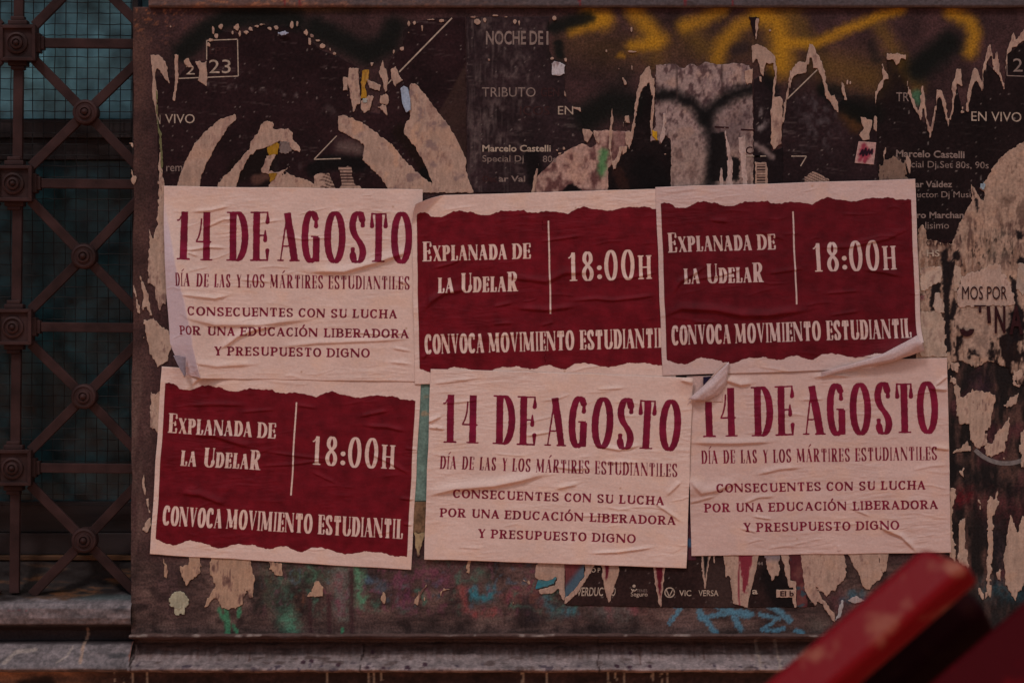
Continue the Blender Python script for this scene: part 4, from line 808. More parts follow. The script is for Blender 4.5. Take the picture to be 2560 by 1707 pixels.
# remnants along the left edge and under the left poster
m7 = empty('torn_poster_strips', wp(390, 800, -.001), 'pale torn paper strips along the left edge of the wall, left of the new posters', 'poster remains', 'remains of old posters on the wall')
for p in ([(400, 372), (406, 440), (413, 470), (416, 545), (410, 560), (424, 640), (426, 700), (426, 740), (421, 727), (415, 759), (408, 752), (400, 775), (395, 765), (386, 717), (376, 712), (371, 705), (373, 640), (373, 574), (383, 600), (393, 560), (397, 520), (396, 440)],
          [(357, 794), (366, 800), (383, 797), (400, 812), (421, 829), (430, 860), (420, 900), (411, 909), (395, 915), (376, 883), (367, 839)], [(333, 714), (336, 716), (342, 740), (351, 784), (344, 778)], [(351, 692), (356, 700), (370, 733), (379, 788), (373, 788), (366, 750), (360, 780), (354, 770), (358, 740)],
          [(378, 981), (388, 985), (400, 976), (412, 955), (418, 960), (409, 1091), (396, 1085), (388, 1075), (377, 1066)], [(359, 1187), (363, 1219), (376, 1283), (370, 1270), (355, 1214)], [(358, 1322), (362, 1308), (376, 1295), (380, 1311), (366, 1332)], [(329, 425), (334, 440), (342, 444), (334, 462), (328, 455)], [(326, 358), (334, 362), (332, 374)], [(356, 834), (361, 840), (358, 852)]):
    scrap(m7, p, 1.5, (142, 110, 94), .45, 2.4)
scrap(m7, [(392, 205), (396, 300), (402, 330), (408, 410), (404, 430), (398, 350), (392, 300)], 1.8, (84, 76, 50), .5)
m8 = empty('torn_poster_strips', wp(700, 1450, -.001), 'buff torn paper scraps under the lower left new poster', 'poster remains', 'remains of old posters on the wall')
for p in ([(411, 1398), (420, 1428), (417, 1443), (411, 1440)], [(473, 1388), (500, 1390), (503, 1428), (485, 1443), (474, 1450), (464, 1462), (458, 1445), (452, 1434), (452, 1416), (470, 1412)],
          [(527, 1390), (571, 1394), (625, 1400), (637, 1449), (631, 1490), (622, 1492), (618, 1470), (610, 1490), (607, 1508), (589, 1520), (557, 1520), (546, 1500), (539, 1490), (512, 1520), (509, 1514), (526, 1488), (539, 1464), (524, 1434)],
          [(674, 1405), (704, 1409), (705, 1438), (690, 1436), (677, 1425)], [(785, 1455), (797, 1450), (808, 1467), (808, 1490), (770, 1490), (776, 1480)], [(1168, 1396), (1177, 1396), (1174, 1434), (1168, 1430)], [(1308, 1449), (1323, 1452), (1334, 1464), (1317, 1458)], [(1034, 1508), (1046, 1478), (1066, 1462), (1052, 1490), (1044, 1510)], [(958, 1480), (963, 1495), (960, 1510), (955, 1500)], [(1063, 1480), (1066, 1482), (1064, 1506), (1062, 1500)], [(1280, 1500), (1288, 1506), (1282, 1508)], [(1098, 1480), (1110, 1470), (1124, 1472), (1106, 1478), (1100, 1492)]):
    scrap(m8, p, 1.4, (140, 104, 84), .6, 2.4, vs=1.6)
for (x, y) in ((447, 1500),):
    P = [(x + 24 * math.cos(a), y + 24 * math.sin(a)) for a in [i * .52 for i in range(12)]]
    o = scrap(None, P, 2.2, (138, 122, 100), .35, 3, name='plaster_splat', dc=(96, 80, 62)); tag(o, 'round pale splat stuck low on the wall beneath the lower left new poster', 'splat')
    scrap(o, [(434, 1515), (462, 1515), (460, 1536), (452, 1530), (446, 1538), (438, 1538), (435, 1528)], 2.0, (138, 122, 100), .35, 2.5, name='drip')
g9 = empty('paper_remnant', wp(1050, 1150, -.001), 'sea green paper strip in the gap between the two lower left new posters', 'poster', 'remains of old posters on the wall')
sheet('paper', (1030, 950, 1090, 1252), 2.5, M_OLD, lambda X, Y: mixc(fill(X, (84, 94, 84)) * (1 + .12 * noise(X, Y, 12, 16, 3, 4))[..., None], (126, 100, 78), .8 * sstep(.2, .7, noise(X, Y, 20, 9, 7)) * (((Y > 985) & (Y < 1000)) | ((Y > 1025) & (Y < 1045)))), 1.4, None, g9)
sheet('paper', (1030, 1254, 1080, 1330), 2.5, M_OLD, lambda X, Y: fill(X, (92, 64, 46)) * (1 + .25 * noise(X, Y, 7, 14, 9, 4))[..., None], 1.2, None, g9)
scrap(g9, [(1036, 1331), (1064, 1331), (1056, 1352), (1049, 1378), (1046, 1395), (1040, 1370)], 1.6, (132, 104, 76), .5)
g10 = empty('paper_remnant', wp(1721, 1330, -.001), 'dark red and blue sliver in the gap between the two lower white posters', 'poster', 'remains of old posters on the wall')
sheet('paper', (1705, 1250, 1740, 1400), 2.5, M_OLD, lambda X, Y: mixc(mixc(fill(X, (34, 12, 20)), (62, 30, 36), sstep(1305, 1320, Y)), (52, 66, 84), sstep(1340, 1350, Y) * sstep(1372, 1362, Y)), 1.3, None, g10)

# sticker
st = empty('sticker', wp(2164, 382, -.003), 'small square sticker with a red scribble above the upper right maroon poster', 'sticker')
def stc(X, Y):
    c = fill(X, (138, 100, 92)); c = brush(c, X, Y, [(2158, 366), (2150, 400), (2166, 372), (2162, 402), (2176, 380)], 7, (106, 24, 38), .8, .9, 3)
    c = brush(c, X, Y, [(2150, 386), (2156, 376), (2157, 390), (2164, 372), (2165, 388)], 2.6, (24, 10, 18), .95, .3, .5)
    return brush(c, X, Y, [(2166, 388), (2172, 374), (2173, 386), (2180, 374), (2179, 386)], 2.6, (24, 10, 18), .95, .3, .5)
sheet('paper', (2130, 348, 2196, 418), 1.5, M_OLD, stc, 3.2, lambda X, Y: poly_sd(X, Y, [(2146, 354), (2190, 357), (2184, 412), (2136, 408)]), st, drop=.8)

# ------------------------------------------------------------------ lettering drawn as a distance field (condensed poster roman)
def ell(cx, cy, rx, ry, a0, a1, n=18):
    return [(cx + rx * math.cos(math.radians(a0 + (a1 - a0) * i / n)), cy + ry * math.sin(math.radians(a0 + (a1 - a0) * i / n))) for i in range(n + 1)]
def cat(pts, n=6):
    P = [pts[0]] + list(pts) + [pts[-1]]; out = []
    for i in range(1, len(P) - 2):
        for k in range(n):
            t = k / n; o = []
            for d in (0, 1):
                a, b, c, e = P[i - 1][d], P[i][d], P[i + 1][d], P[i + 2][d]
                o.append(.5 * (2 * b + (c - a) * t + (2 * a - 5 * b + 4 * c - e) * t * t + (3 * b - a - 3 * c + e) * t ** 3))
            out.append(tuple(o))
    out.append(pts[-1]); return out
S_ = lambda *p: ('s', list(p)); K = lambda *p: ('k', list(p)); Hh_ = lambda *p: ('h', list(p)); V_ = lambda p: ('v', p); W_ = lambda *p: ('w', list(p))
GL = {
 'A': (1.0, 0, [Hh_((.04, 0), (.46, .98)), K((.46, 1), (.96, 0)), Hh_((.2, .3), (.78, .3)), S_((.04, 0, .52)), S_((.96, 0, .8))]),
 'B': (.95, 0, [K((0, 0), (0, 1)), V_([(0, 1), (.4, 1)] + ell(.4, .765, .5, .235, 85, -85, 12) + [(.0, .53)]), V_([(.4, .53)] + ell(.42, .265, .58, .265, 85, -85, 12) + [(0, 0)]), S_((-.05, 0)), S_((-.05, 1))]),
 'C': (.92, 1, [V_(ell(.52, .5, .52, .5, 48, 312, 26)), W_((.94, .99), (.94, .74)), Hh_((.87, .1), (.97, .2))]),
 'D': (1.0, 0, [K((0, 0), (0, 1)), V_([(0, 1), (.3, 1)] + ell(.3, .5, .7, .5, 86, -86, 20) + [(0, 0)]), S_((-.04, 0)), S_((-.04, 1))]),
 'E': (.82, 0, [K((0, 0), (0, 1)), Hh_((0, 1), (1, 1)), Hh_((0, .52), (.8, .52)), Hh_((0, 0), (1, 0)), W_((1, 1), (1, .8)), W_((.8, .62), (.8, .42)), W_((1, 0), (1, .2)), S_((-.02, 0)), S_((-.02, 1))]),
 'G': (1.0, 1, [V_(ell(.5, .5, .5, .5, 50, 290, 26)), W_((.86, .99), (.86, .72)), K((.9, 0), (.9, .5)), Hh_((.52, .51), (1.02, .51)), Hh_((.6, 0.0), (.84, .1))]),
 'H': (1.1, 0, [K((0, 0), (0, 1)), K((1, 0), (1, 1)), Hh_((0, .5), (1, .5)), S_((0, 0)), S_((0, 1)), S_((1, 0)), S_((1, 1))]),
 'I': (.38, 0, [K((.5, 0), (.5, 1)), S_((.5, 0)), S_((.5, 1))]),
 'L': (.8, 0, [K((0, 0), (0, 1)), Hh_((0, 0), (1, 0)), W_((1, 0), (1, .24)), S_((0, 1)), S_((-.02, 0))]),
 'M': (1.35, 0, [Hh_((.04, 0), (.1, 1)), K((.1, 1), (.5, .06)), Hh_((.5, .06), (.88, 1)), K((.9, 1), (.96, 0)), S_((.04, 0, .5)), S_((.96, 0, .9)), S_((.04, 1, .8)), S_((.94, 1, .9))]),
 'N': (1.1, 0, [Hh_((.02, 0), (.02, 1)), K((.06, 1), (.94, 0)), Hh_((.97, 0), (.97, 1)), S_((.02, 0, .5)), S_((0, 1, .7)), S_((.97, 1, .5))]),
 'O': (1.0, 1, [V_(ell(.5, .5, .5, .5, 90, 450, 36))]),
 'P': (.9, 0, [K((0, 0), (0, 1)), V_([(0, 1), (.35, 1)] + ell(.4, .73, .6, .27, 85, -85, 14) + [(.0, .46)]), S_((0, 0)), S_((-.05, 1))]),
 'R': (1.0, 0, [K((0, 0), (0, 1)), V_([(0, 1), (.35, 1)] + ell(.36, .75, .5, .25, 85, -85, 14) + [(.0, .5)]), K((.42, .5), (.9, .0)), S_((0, 0)), S_((-.05, 1)), S_((.93, 0))]),
 'S': (.85, 1, [V_(cat([(.88, .86), (.76, .96), (.5, 1), (.2, .94), (.03, .8), (.05, .66), (.25, .54), (.62, .42), (.9, .3), (.97, .18), (.82, .05), (.5, 0), (.2, .04), (.07, .14)])), W_((.95, 1), (.93, .74)), W_((.03, 0), (.06, .26))]),
 'T': (.95, 1, [K((.5, 0), (.5, 1)), Hh_((0, .995), (1, .995)), W_((.0, 1), (.02, .74)), W_((1, 1), (.98, .74)), S_((.5, 0))]),
 'U': (1.05, 0, [K((.02, 1), (.02, .25)), V_([(.02, .3)] + ell(.5, .26, .48, .26, 180, 355, 16) + [(.98, .3)]), Hh_((.98, .25), (.98, 1)), S_((.02, 1, .9)), S_((.98, 1, .5))]),
 'V': (1.0, 0, [('kt', [(.04, 1), (.5, 0)]), Hh_((.5, .0), (.96, 1)), S_((.04, 1, .85)), S_((.96, 1, .5))]),
 'X': (1.0, 0, [K((.05, 1), (.95, 0)), Hh_((.05, 0), (.93, 1)), S_((.05, 0, .5)), S_((.05, 1, .8)), S_((.95, 0, .8)), S_((.93, 1, .5))]),
 'Y': (.95, 0, [K((.04, 1), (.5, .45)), Hh_((.96, 1), (.5, .45)), K((.5, .5), (.5, 0)), S_((.5, 0)), S_((.04, 1, .85)), S_((.96, 1, .5))]),
 '1': (.72, 0, [K((.62, 0), (.62, 1)), ('h', cat([(-1.75, .815), (-1.2, .825), (-.4, .90), (.3, .985)])), S_((.6, 0))]),
 '4': (1.0, 0, [K((.72, 0), (.72, 1)), Hh_((-.1, .375), (1.06, .375)), ('h', cat([(-.1, .375), (.1, .5), (.24, .66), (.29, .85)])), S_((.72, 0))]),
 '8': (.85, 1, [V_(cat([(.5, .54), (.14, .68), (.1, .84), (.28, .97), (.5, 1), (.72, .97), (.9, .84), (.86, .68), (.5, .54), (.1, .38), (.0, .2), (.2, .04), (.5, 0), (.8, .04), (1, .2), (.9, .38), (.5, .54)]))]),
 ':': (.42, 1, []),
}
GL['0'] = GL['O']
INS = {'A': (.4, .4, .5), 'B': (1, 0, .5), 'D': (1, 0, .5), 'E': (1, 0, .32), 'H': (1, 1, .5), 'I': (1, 1, .5), 'L': (1, 0, .32), 'M': (.4, .8, .5), 'N': (.5, .5, .3), 'P': (1, 0, .5), 'R': (1, .3, .5), 'U': (1, .6, .3), 'V': (.5, .4, .3), 'X': (.3, .3, .4), 'Y': (.4, .4, .4), '1': (.8, .8, .5), '4': (.2, .5, .4)}
ACC = {'Á': 'A', 'Í': 'I', 'Ó': 'O'}
class Print:
    """ink distance field on a local grid (positive = inked), in poster millimetres"""
    def __init__(s, w, h, step=1.7):
        s.w, s.h = w, h; s.nx = int(round(w / step)) + 1; s.ny = int(round(h / step)) + 1
        s.gx = np.linspace(0, w, s.nx); s.gy = np.linspace(0, h, s.ny)
        s.X, s.Y = np.meshgrid(s.gx, s.gy); s.F = np.full(s.X.shape, -9.0)
        s.rough = noise(s.X, s.Y, 5, 5, int(w) % 7 + 3, 2)
    def win(s, x0, x1, y0, y1):
        i0 = max(0, np.searchsorted(s.gx, x0) - 1); i1 = min(s.nx, np.searchsorted(s.gx, x1) + 1)
        j0 = max(0, np.searchsorted(s.gy, y0) - 1); j1 = min(s.ny, np.searchsorted(s.gy, y1) + 1)
        return slice(j0, j1), slice(i0, i1)
    def seg(s, p, q, r0, r1, butt0=False, butt1=False):
        R = max(r0, r1) + 3
        w = s.win(min(p[0], q[0]) - R, max(p[0], q[0]) + R, min(p[1], q[1]) - R, max(p[1], q[1]) + R)
        X, Y = s.X[w], s.Y[w]
        if X.size == 0: return
        dx, dy = q[0] - p[0], q[1] - p[1]; L = math.hypot(dx, dy) + 1e-9; ux, uy = dx / L, dy / L
        t = (X - p[0]) * ux + (Y - p[1]) * uy; n = np.abs((X - p[0]) * uy - (Y - p[1]) * ux)
        r = r0 + (r1 - r0) * np.clip(t / L, 0, 1)
        ov0 = np.maximum(-t, 0); ov1 = np.maximum(t - L, 0)
        d = np.hypot(n, ov0 + ov1) - r
        if butt0: d = np.where(t < 2, np.maximum(n - r, -t), d)
        if butt1: d = np.where(t > L - 2, np.maximum(n - r, t - L), d)
        s.F[w] = np.maximum(s.F[w], -d)
    def glyph(s, ch, x0, w, base, Hc, T, th, ser, slab=False):
        if ch in ACC:
            s.glyph(ACC[ch], x0, w, base, Hc, T, th, ser, slab)
            cx = x0 + w * .48; s.seg((cx, base - Hc * 1.1), (cx + Hc * .13, base - Hc * 1.27), th * .6, T * .38); return
        if ch == ':':
            for f in (.13, .44): s.seg((x0 + w / 2, base - Hc * f), (x0 + w / 2 + .1, base - Hc * f), T * .62, T * .62)
            return
        wr, rnd, st = GL[ch]
        il, ir, rt = INS.get(ch, (0, 0, .5))
        lt = th / 2 / T if ch in 'ANM' else .5
        ax = x0 + T * lt + ser * il; aw = w - T * (lt + rt) - ser * (il + ir)
        mp = lambda p: (ax + p[0] * aw, base - (th / 2 + p[1] * (Hc - th)))
        for k, pts in st:
            P = [mp(p) for p in pts]
            if k == 'k': s.seg(P[0], P[1], T / 2, T / 2, True, True)
            elif k == 'kt': s.seg(P[0], P[1], T / 2, T * .18, True, True)
            elif k == 'h':
                for a, b in zip(P[:-1], P[1:]): s.seg(a, b, th / 2, th / 2)
            elif k == 's':
                x, y = P[0]; hb = (T / 2 + ser) * (pts[0][2] if len(pts[0]) > 2 else 1)
                s.seg((x - hb + th / 2, y), (x + hb - th / 2, y), th / 2, th / 2)
            elif k == 'w':
                f = .75 if slab else 1.0
                s.seg(P[0], P[1], th * .45, T * .32 * f)
            elif k == 'v':
                rr = []
                for i, p in enumerate(P):
                    a = P[max(0, i - 1)]; b = P[min(len(P) - 1, i + 1)]
                    dx, dy = abs(b[0] - a[0]), abs(b[1] - a[1]); v = dy / (math.hypot(dx, dy) + 1e-9)
                    rr.append(.5 * (th + (T - th) * v ** 1.5))
                for i in range(len(P) - 1): s.seg(P[i], P[i + 1], rr[i], rr[i + 1])
    def word(s, txt, x0, x1, base, Hc, T, th, ser, small=.8, gap=None, y1=None, slab=False, widths=None):
        """lower case letters are drawn as small capitals"""
        if gap is None: gap = T * .35
        ws = []
        for c in txt:
            u = c.upper(); sc = small if c.islower() else 1.0
            ws.append(GL[ACC.get(u, u)][0] * sc)
        tot = sum(ws); k = (x1 - x0 - gap * (len(txt) - 1)) / tot; x = x0
        nser = sum(0 if GL[ACC.get(c.upper(), c.upper())][1] else 1 for c in txt)
        for c, w in zip(txt, ws):
            sc = small if c.islower() else 1.0
            yb = base + (0 if y1 is None else (y1 - base) * (x - x0) / (x1 - x0))
            s.glyph(c.upper(), x, w * k, yb, Hc * sc, min(T * (sc ** .5), w * k * .5), th, ser * sc, slab)
            x += w * k + gap

PW, PH = 650.0, 470.0
def print_white():
    p = Print(PW, PH)
    z = lambda v: 34 + (v - 218) / (1945 - 218) * 591
    yb = lambda x: 181.2 - 1.7 * (x - 34) / 591
    for ch, a, b in (('1', 218, 325), ('4', 342, 493), ('D', 585, 745), ('E', 757, 900), ('A', 962, 1122), ('G', 1130, 1275), ('O', 1297, 1455), ('S', 1478, 1610), ('T', 1620, 1775), ('O', 1787, 1945)):
        x0, x1 = z(a), z(b); big = ch in 'OGS'
        p.glyph(ch, x0, x1 - x0, yb(x0) + (2 if big else 0), 121 + (4 if big else 0), 17.5, 4.2, 7 if ch not in 'AT1' else 7.5)
    z = lambda v: 31 + (v - 203) / (1922 - 203) * 588.6
    for wd, a, b in (('DÍA', 203, 325), ('DE', 363, 452), ('LAS', 490, 612), ('Y', 652, 695), ('LOS', 727, 862), ('MÁRTIRES', 900, 1287), ('ESTUDIANTILES', 1322, 1922)):
        p.word(wd, z(a), z(b), 246, 33, 4.6, 1.7, 1.5, gap=2.2)
    L3 = (('CONSECUENTES CON SU LUCHA', 297, 1828, 65.7, 590, 316.2, 318, ((297, 1065), (1103, 1300), (1340, 1460), (1498, 1828))),
          ('POR UNA EDUCACIÓN LIBERADORA', 200, 1913, 34, 620, 363.8, 364.6, ((200, 392), (432, 635), (670, 1245), (1287, 1913))),
          ('Y PRESUPUESTO DIGNO', 480, 1622, 131.5, 522, 412.4, 412.3, ((480, 537), (572, 1265), (1302, 1622))))
    for tx, za, zb, xa, xb, ya, yb2, ext in L3:
        z = lambda v: xa + (v - za) / (zb - za) * (xb - xa)
        for wd, (a, b) in zip(tx.split(), ext): p.word(wd, z(a), z(b), ya + .6, 22.3, 5.2, 3.0, 2.4, gap=2.4, slab=True)
    return p
_ZT = [(95, 270), (160, 265), (200, 295), (280, 305), (330, 282), (370, 265), (415, 252), (470, 264), (520, 265), (560, 285), (630, 292), (680, 272), (730, 255), (820, 252), (900, 250), (930, 268), (1000, 270), (1060, 255), (1200, 268), (1230, 278), (1310, 235), (1350, 222), (1420, 240), (1500, 252), (1580, 252), (1630, 235), (1680, 222), (1760, 224), (1840, 222), (1860, 235), (1980, 237)]
_ZB = [(135, 1440), (200, 1470), (270, 1482), (320, 1465), (360, 1442), (400, 1430), (460, 1440), (520, 1450), (600, 1475), (650, 1470), (700, 1445), (760, 1430), (880, 1425), (920, 1440), (1000, 1442), (1080, 1415), (1130, 1415), (1160, 1435), (1240, 1448), (1300, 1410), (1360, 1398), (1430, 1405), (1560, 1432), (1640, 1415), (1700, 1398), (1850, 1396), (1900, 1410), (2020, 1408)]
def _loc(zx, zy):
    px, py = zx * .3316 + 1620, zy * .3316 + 420; dx, dy = px - 1638, py - 469
    det = 647.5 * 470 + 21 * 18; u = (dx * 470 - 18 * dy) / det; v = (647.5 * dy + 21 * dx) / det
    return u * PW, v * PH
def print_maroon():
    p = Print(PW, PH)
    words = [('Explanada', 25, 236, 164, 48.7, 8.4, 2.3, 2.4, .79), ('de', 248, 295, 164, 48.7, 8.2, 2.3, 2.4, .79), ('la', 62, 103, 244, 48.7, 8.2, 2.3, 2.4, .79),
             ('UdelaR', 119, 262, 244.3, 48.7, 8.4, 2.3, 2.4, .79)]
    for tx, a, b, y, hc, T, th, se, sm in words: p.word(tx, a, b, y, hc, T, th, se, small=sm, gap=1.8)
    for ch, a, b, hc in (('1', 389, 411, 72), ('8', 422, 451, 72), (':', 457, 474, 72), ('0', 478, 511, 75), ('0', 520, 553, 75), ('H', 561, 596, 59)):
        p.glyph(ch, a, b - a, 223.5 + (1 if hc == 75 else 0), hc, 9.5 if ch != 'H' else 8.5, 3.0, 3.2 if ch != '1' else 5)
    z = lambda v: 26 + (v - 178) / 1800 * 599
    for tx, a, b in (('CONVOCA', 178, 625), ('MOVIMIENTO', 655, 1300), ('ESTUDIANTIL', 1340, 1978)): p.word(tx, z(a), z(b), 395, 48.5, 7.2, 2.0, 1.9, gap=1.4)
    p.seg((341.4, 71), (341.6, 303), 1.9, 1.9, True, True)
    tpt = np.array([_loc(*q) for q in _ZT]); bpt = np.array([_loc(*q) for q in _ZB])
    yt = np.interp(p.X, tpt[:, 0], tpt[:, 1]) + 1.8 * noise(p.X, p.X * 0, 7, 5, 3, 3); yb = np.interp(p.X, bpt[:, 0], bpt[:, 1]) + 1.8 * noise(p.X, p.X * 0 + 9, 7, 5, 4, 3)
    R = np.minimum(np.minimum(p.X - 12, 638 - p.X), np.minimum(p.Y - yt, yb - p.Y))
    p.F = np.minimum(R, -p.F)
    return p

def ridge(X, Y, pts, A, wd):
    """paste wrinkle: a raised fold along a line, tapering at both ends"""
    tot = sum(math.hypot(b[0] - a[0], b[1] - a[1]) for a, b in zip(pts[:-1], pts[1:])); s0 = 0
    best = np.full(X.shape, 1e9); side = np.zeros(X.shape); tt = np.zeros(X.shape)
    for a, b in zip(pts[:-1], pts[1:]):
        d, t = seg_d(X, Y, a, b); L = math.hypot(b[0] - a[0], b[1] - a[1])
        sd = ((b[0] - a[0]) * (Y - a[1]) - (b[1] - a[1]) * (X - a[0])) / (L + 1e-9)
        m = d < best
        best = np.where(m, d, best); side = np.where(m, sd, side); tt = np.where(m, (s0 + t * L) / tot, tt); s0 += L
    taper = np.clip(np.minimum(tt, 1 - tt) * 5, 0.12, 1) ** .8
    sgn = np.where(side > 0, 1, 0)      # steep on the lower side, gentle on the upper side
    w2 = np.where(side * (1 if pts[-1][0] > pts[0][0] else -1) > 0, wd * .55, wd * 1.8)
    return A * taper * np.exp(-(best / w2) ** 2)
rw = random.Random(11)
def make_poster(name, label, group, corners, pr, mat, base, wr, seed, sky_tint=None, paper=(174, 138, 125), damp=None, hextra=None, warp=None, lone=None, fine=1.0, back=None, cut=None):
    TL, TR, BL, BR = [np.array(c, float) for c in corners]
    U = pr.X / PW; V = pr.Y / PH
    P = (TL * (1 - U[..., None]) + TR * U[..., None]) * (1 - V[..., None]) + (BL * (1 - U[..., None]) + BR * U[..., None]) * V[..., None]
    X = P[..., 0] + .9 * noise(V * 0, V * 500, 9, 90, seed, 2) * (1 - 2 * (U > .5)); Y = P[..., 1] + .9 * noise(U * 600, U * 0, 90, 9, seed + 1, 2)
    hh = np.full(X.shape, float(base))
    n1 = noise(X, Y + .10 * X, 95, 9, seed + 3, 3); n2 = noise(X, Y - .12 * X, 70, 7, seed + 4, 3); reg = sstep(-.1, .7, noise(X, Y, 120, 80, seed + 6, 2))
    hh += fine * (1.1 * np.abs(n1) * reg + .7 * np.abs(n2) * (.25 + .75 * reg) + .35 * noise(X, Y, 14, 10, seed + 5, 3) + 1.2 * noise(X, Y, 130, 60, seed + 7, 2))
    for pts, A, wd in wr: hh += ridge(X, Y, pts, A * 1.35, wd)
    r2 = random.Random(seed)
    for i in range(26):        # many short creases
        x = r2.uniform(min(TL[0], BL[0]), max(TR[0], BR[0])); y = r2.uniform(TL[1] + 10, BL[1]); L = r2.uniform(25, 95); s = r2.uniform(-.28, .18); c = r2.uniform(-6, 6)
        w = [(x, y), (x + L / 2, y + s * L / 2 + c), (x + L, y + s * L)]
        m = (X > x - 14) & (X < x + L + 14) & (Y > y - 45) & (Y < y + 45)
        if m.any(): hh[m] += ridge(X[m], Y[m], w, r2.uniform(.5, 1.5), r2.uniform(1.6, 3.2))
    if damp is not None: hh = base + (hh - base) * damp(X, Y)
    if hextra is not None: hh = hextra(X, Y, hh, U, V)
    X0, Y0 = X, Y
    if warp is not None: X, Y = warp(X, Y, U, V)
    V3 = np.stack([(X - 1280) / 1000, -hh / 1000, H + (853.5 - Y) / 1000], -1).reshape(-1, 3)
    ny, nx = X.shape; idx = np.arange(nx * ny).reshape(ny, nx)
    keep = np.ones((ny - 1, nx - 1), bool)
    if cut is not None: keep = cut(pr.X, pr.Y)[:-1, :-1]
    Q = np.stack([idx[1:, :-1][keep], idx[1:, 1:][keep], idx[:-1, 1:][keep], idx[:-1, :-1][keep]], -1)
    used = np.unique(Q); m = np.full(nx * ny, -1); m[used] = np.arange(len(used)); Q = m[Q]
    Xf, Yf = pr.X, pr.Y
    col = fill(X, paper) * (1 + .025 * noise(Xf, Yf, 60, 60, seed + 8, 3) + .02 * noise(Xf, Yf, 6, 3, seed + 9, 2))[..., None]
    col = mixc(col, (186, 132, 100), .16 * sstep(.0, .8, noise(X, Y, 50, 36, seed + 10, 4)))
    if sky_tint is not None: col = mixc(col, (160, 137, 143), .65 * sky_tint(X0, Y0, U, V))  # lifted paper tinted cooler, painting in light from the sky
    for i in range(3):
        sx, sy = r2.uniform(0, PW), r2.uniform(0, PH); col = mixc(col, (128, 84, 60), .5 * sstep(4, 1, np.hypot(Xf - sx, Yf - sy)))
    ink = pr.F + (.55 if mat is M_PW else .3) * pr.rough * np.where(pr.Y < 190, 1, .4)
    A = {'ink': ink.ravel()[used]}
    V3 = V3[used]; cols = alb(np.clip(col, 0, 255)).reshape(-1, 3)[used]
    V3, Q, cols, A = skirt(V3, Q, cols, A, 1.0)
    e = empty(name, wp(*(sum(np.array(corners, float)) / 4), -.004), label, 'poster', group)
    link('printed_sheet', mesh_np('printed_sheet', V3, Q, True, A, cols), mat, e)
    return e
GPW = 'white event posters with maroon lettering'; GPM = 'maroon event posters with pale lettering'
PRW = print_white(); PRM = print_maroon()
# lower left maroon
pd = make_poster('maroon_poster', 'maroon event poster at lower left, tilted down to the right', GPM,
    [(405, 916), (1053, 951), (375.5, 1384), (1028, 1424)], PRM, M_PM, 3.6,
    [([(474, 968), (505, 938), (553, 927), (601, 934), (690, 953), (760, 958)], 5.5, 7), ([(480, 1014), (553, 1011), (615, 1014)], 2.6, 4), ([(480, 1088), (532, 1088), (601, 1110), (632, 1118)], 4.5, 6),
     ([(452, 1232), (498, 1236), (567, 1262)], 4.2, 6), ([(740, 1013), (790, 1020)], 2, 3), ([(900, 1041), (970, 1027)], 3, 3.5), ([(918, 1065), (970, 1068), (1014, 1079)], 3.2, 3.5), ([(925, 1133), (980, 1160), (1024, 1185)], 2.6, 3.5), ([(652, 1165), (721, 1162), (790, 1153), (830, 1152)], 2.2, 3),
     ([(601, 1031), (688, 1024)], 1.8, 3), ([(780, 1180), (840, 1208)], 1.8, 3), ([(1000, 1246), (1034, 1248)], 2.4, 3), ([(1008, 1310), (1030, 1312)], 2.2, 3), ([(660, 1128), (760, 1142), (842, 1150)], 2, 3), ([(1010, 1120), (1044, 1124)], 2, 3)], 100, damp=lambda X, Y: .1 + .9 * sstep(950, 972, Y + .04 * (700 - X)) + .9 * sstep(560, 500, X) * sstep(972, 950, Y))
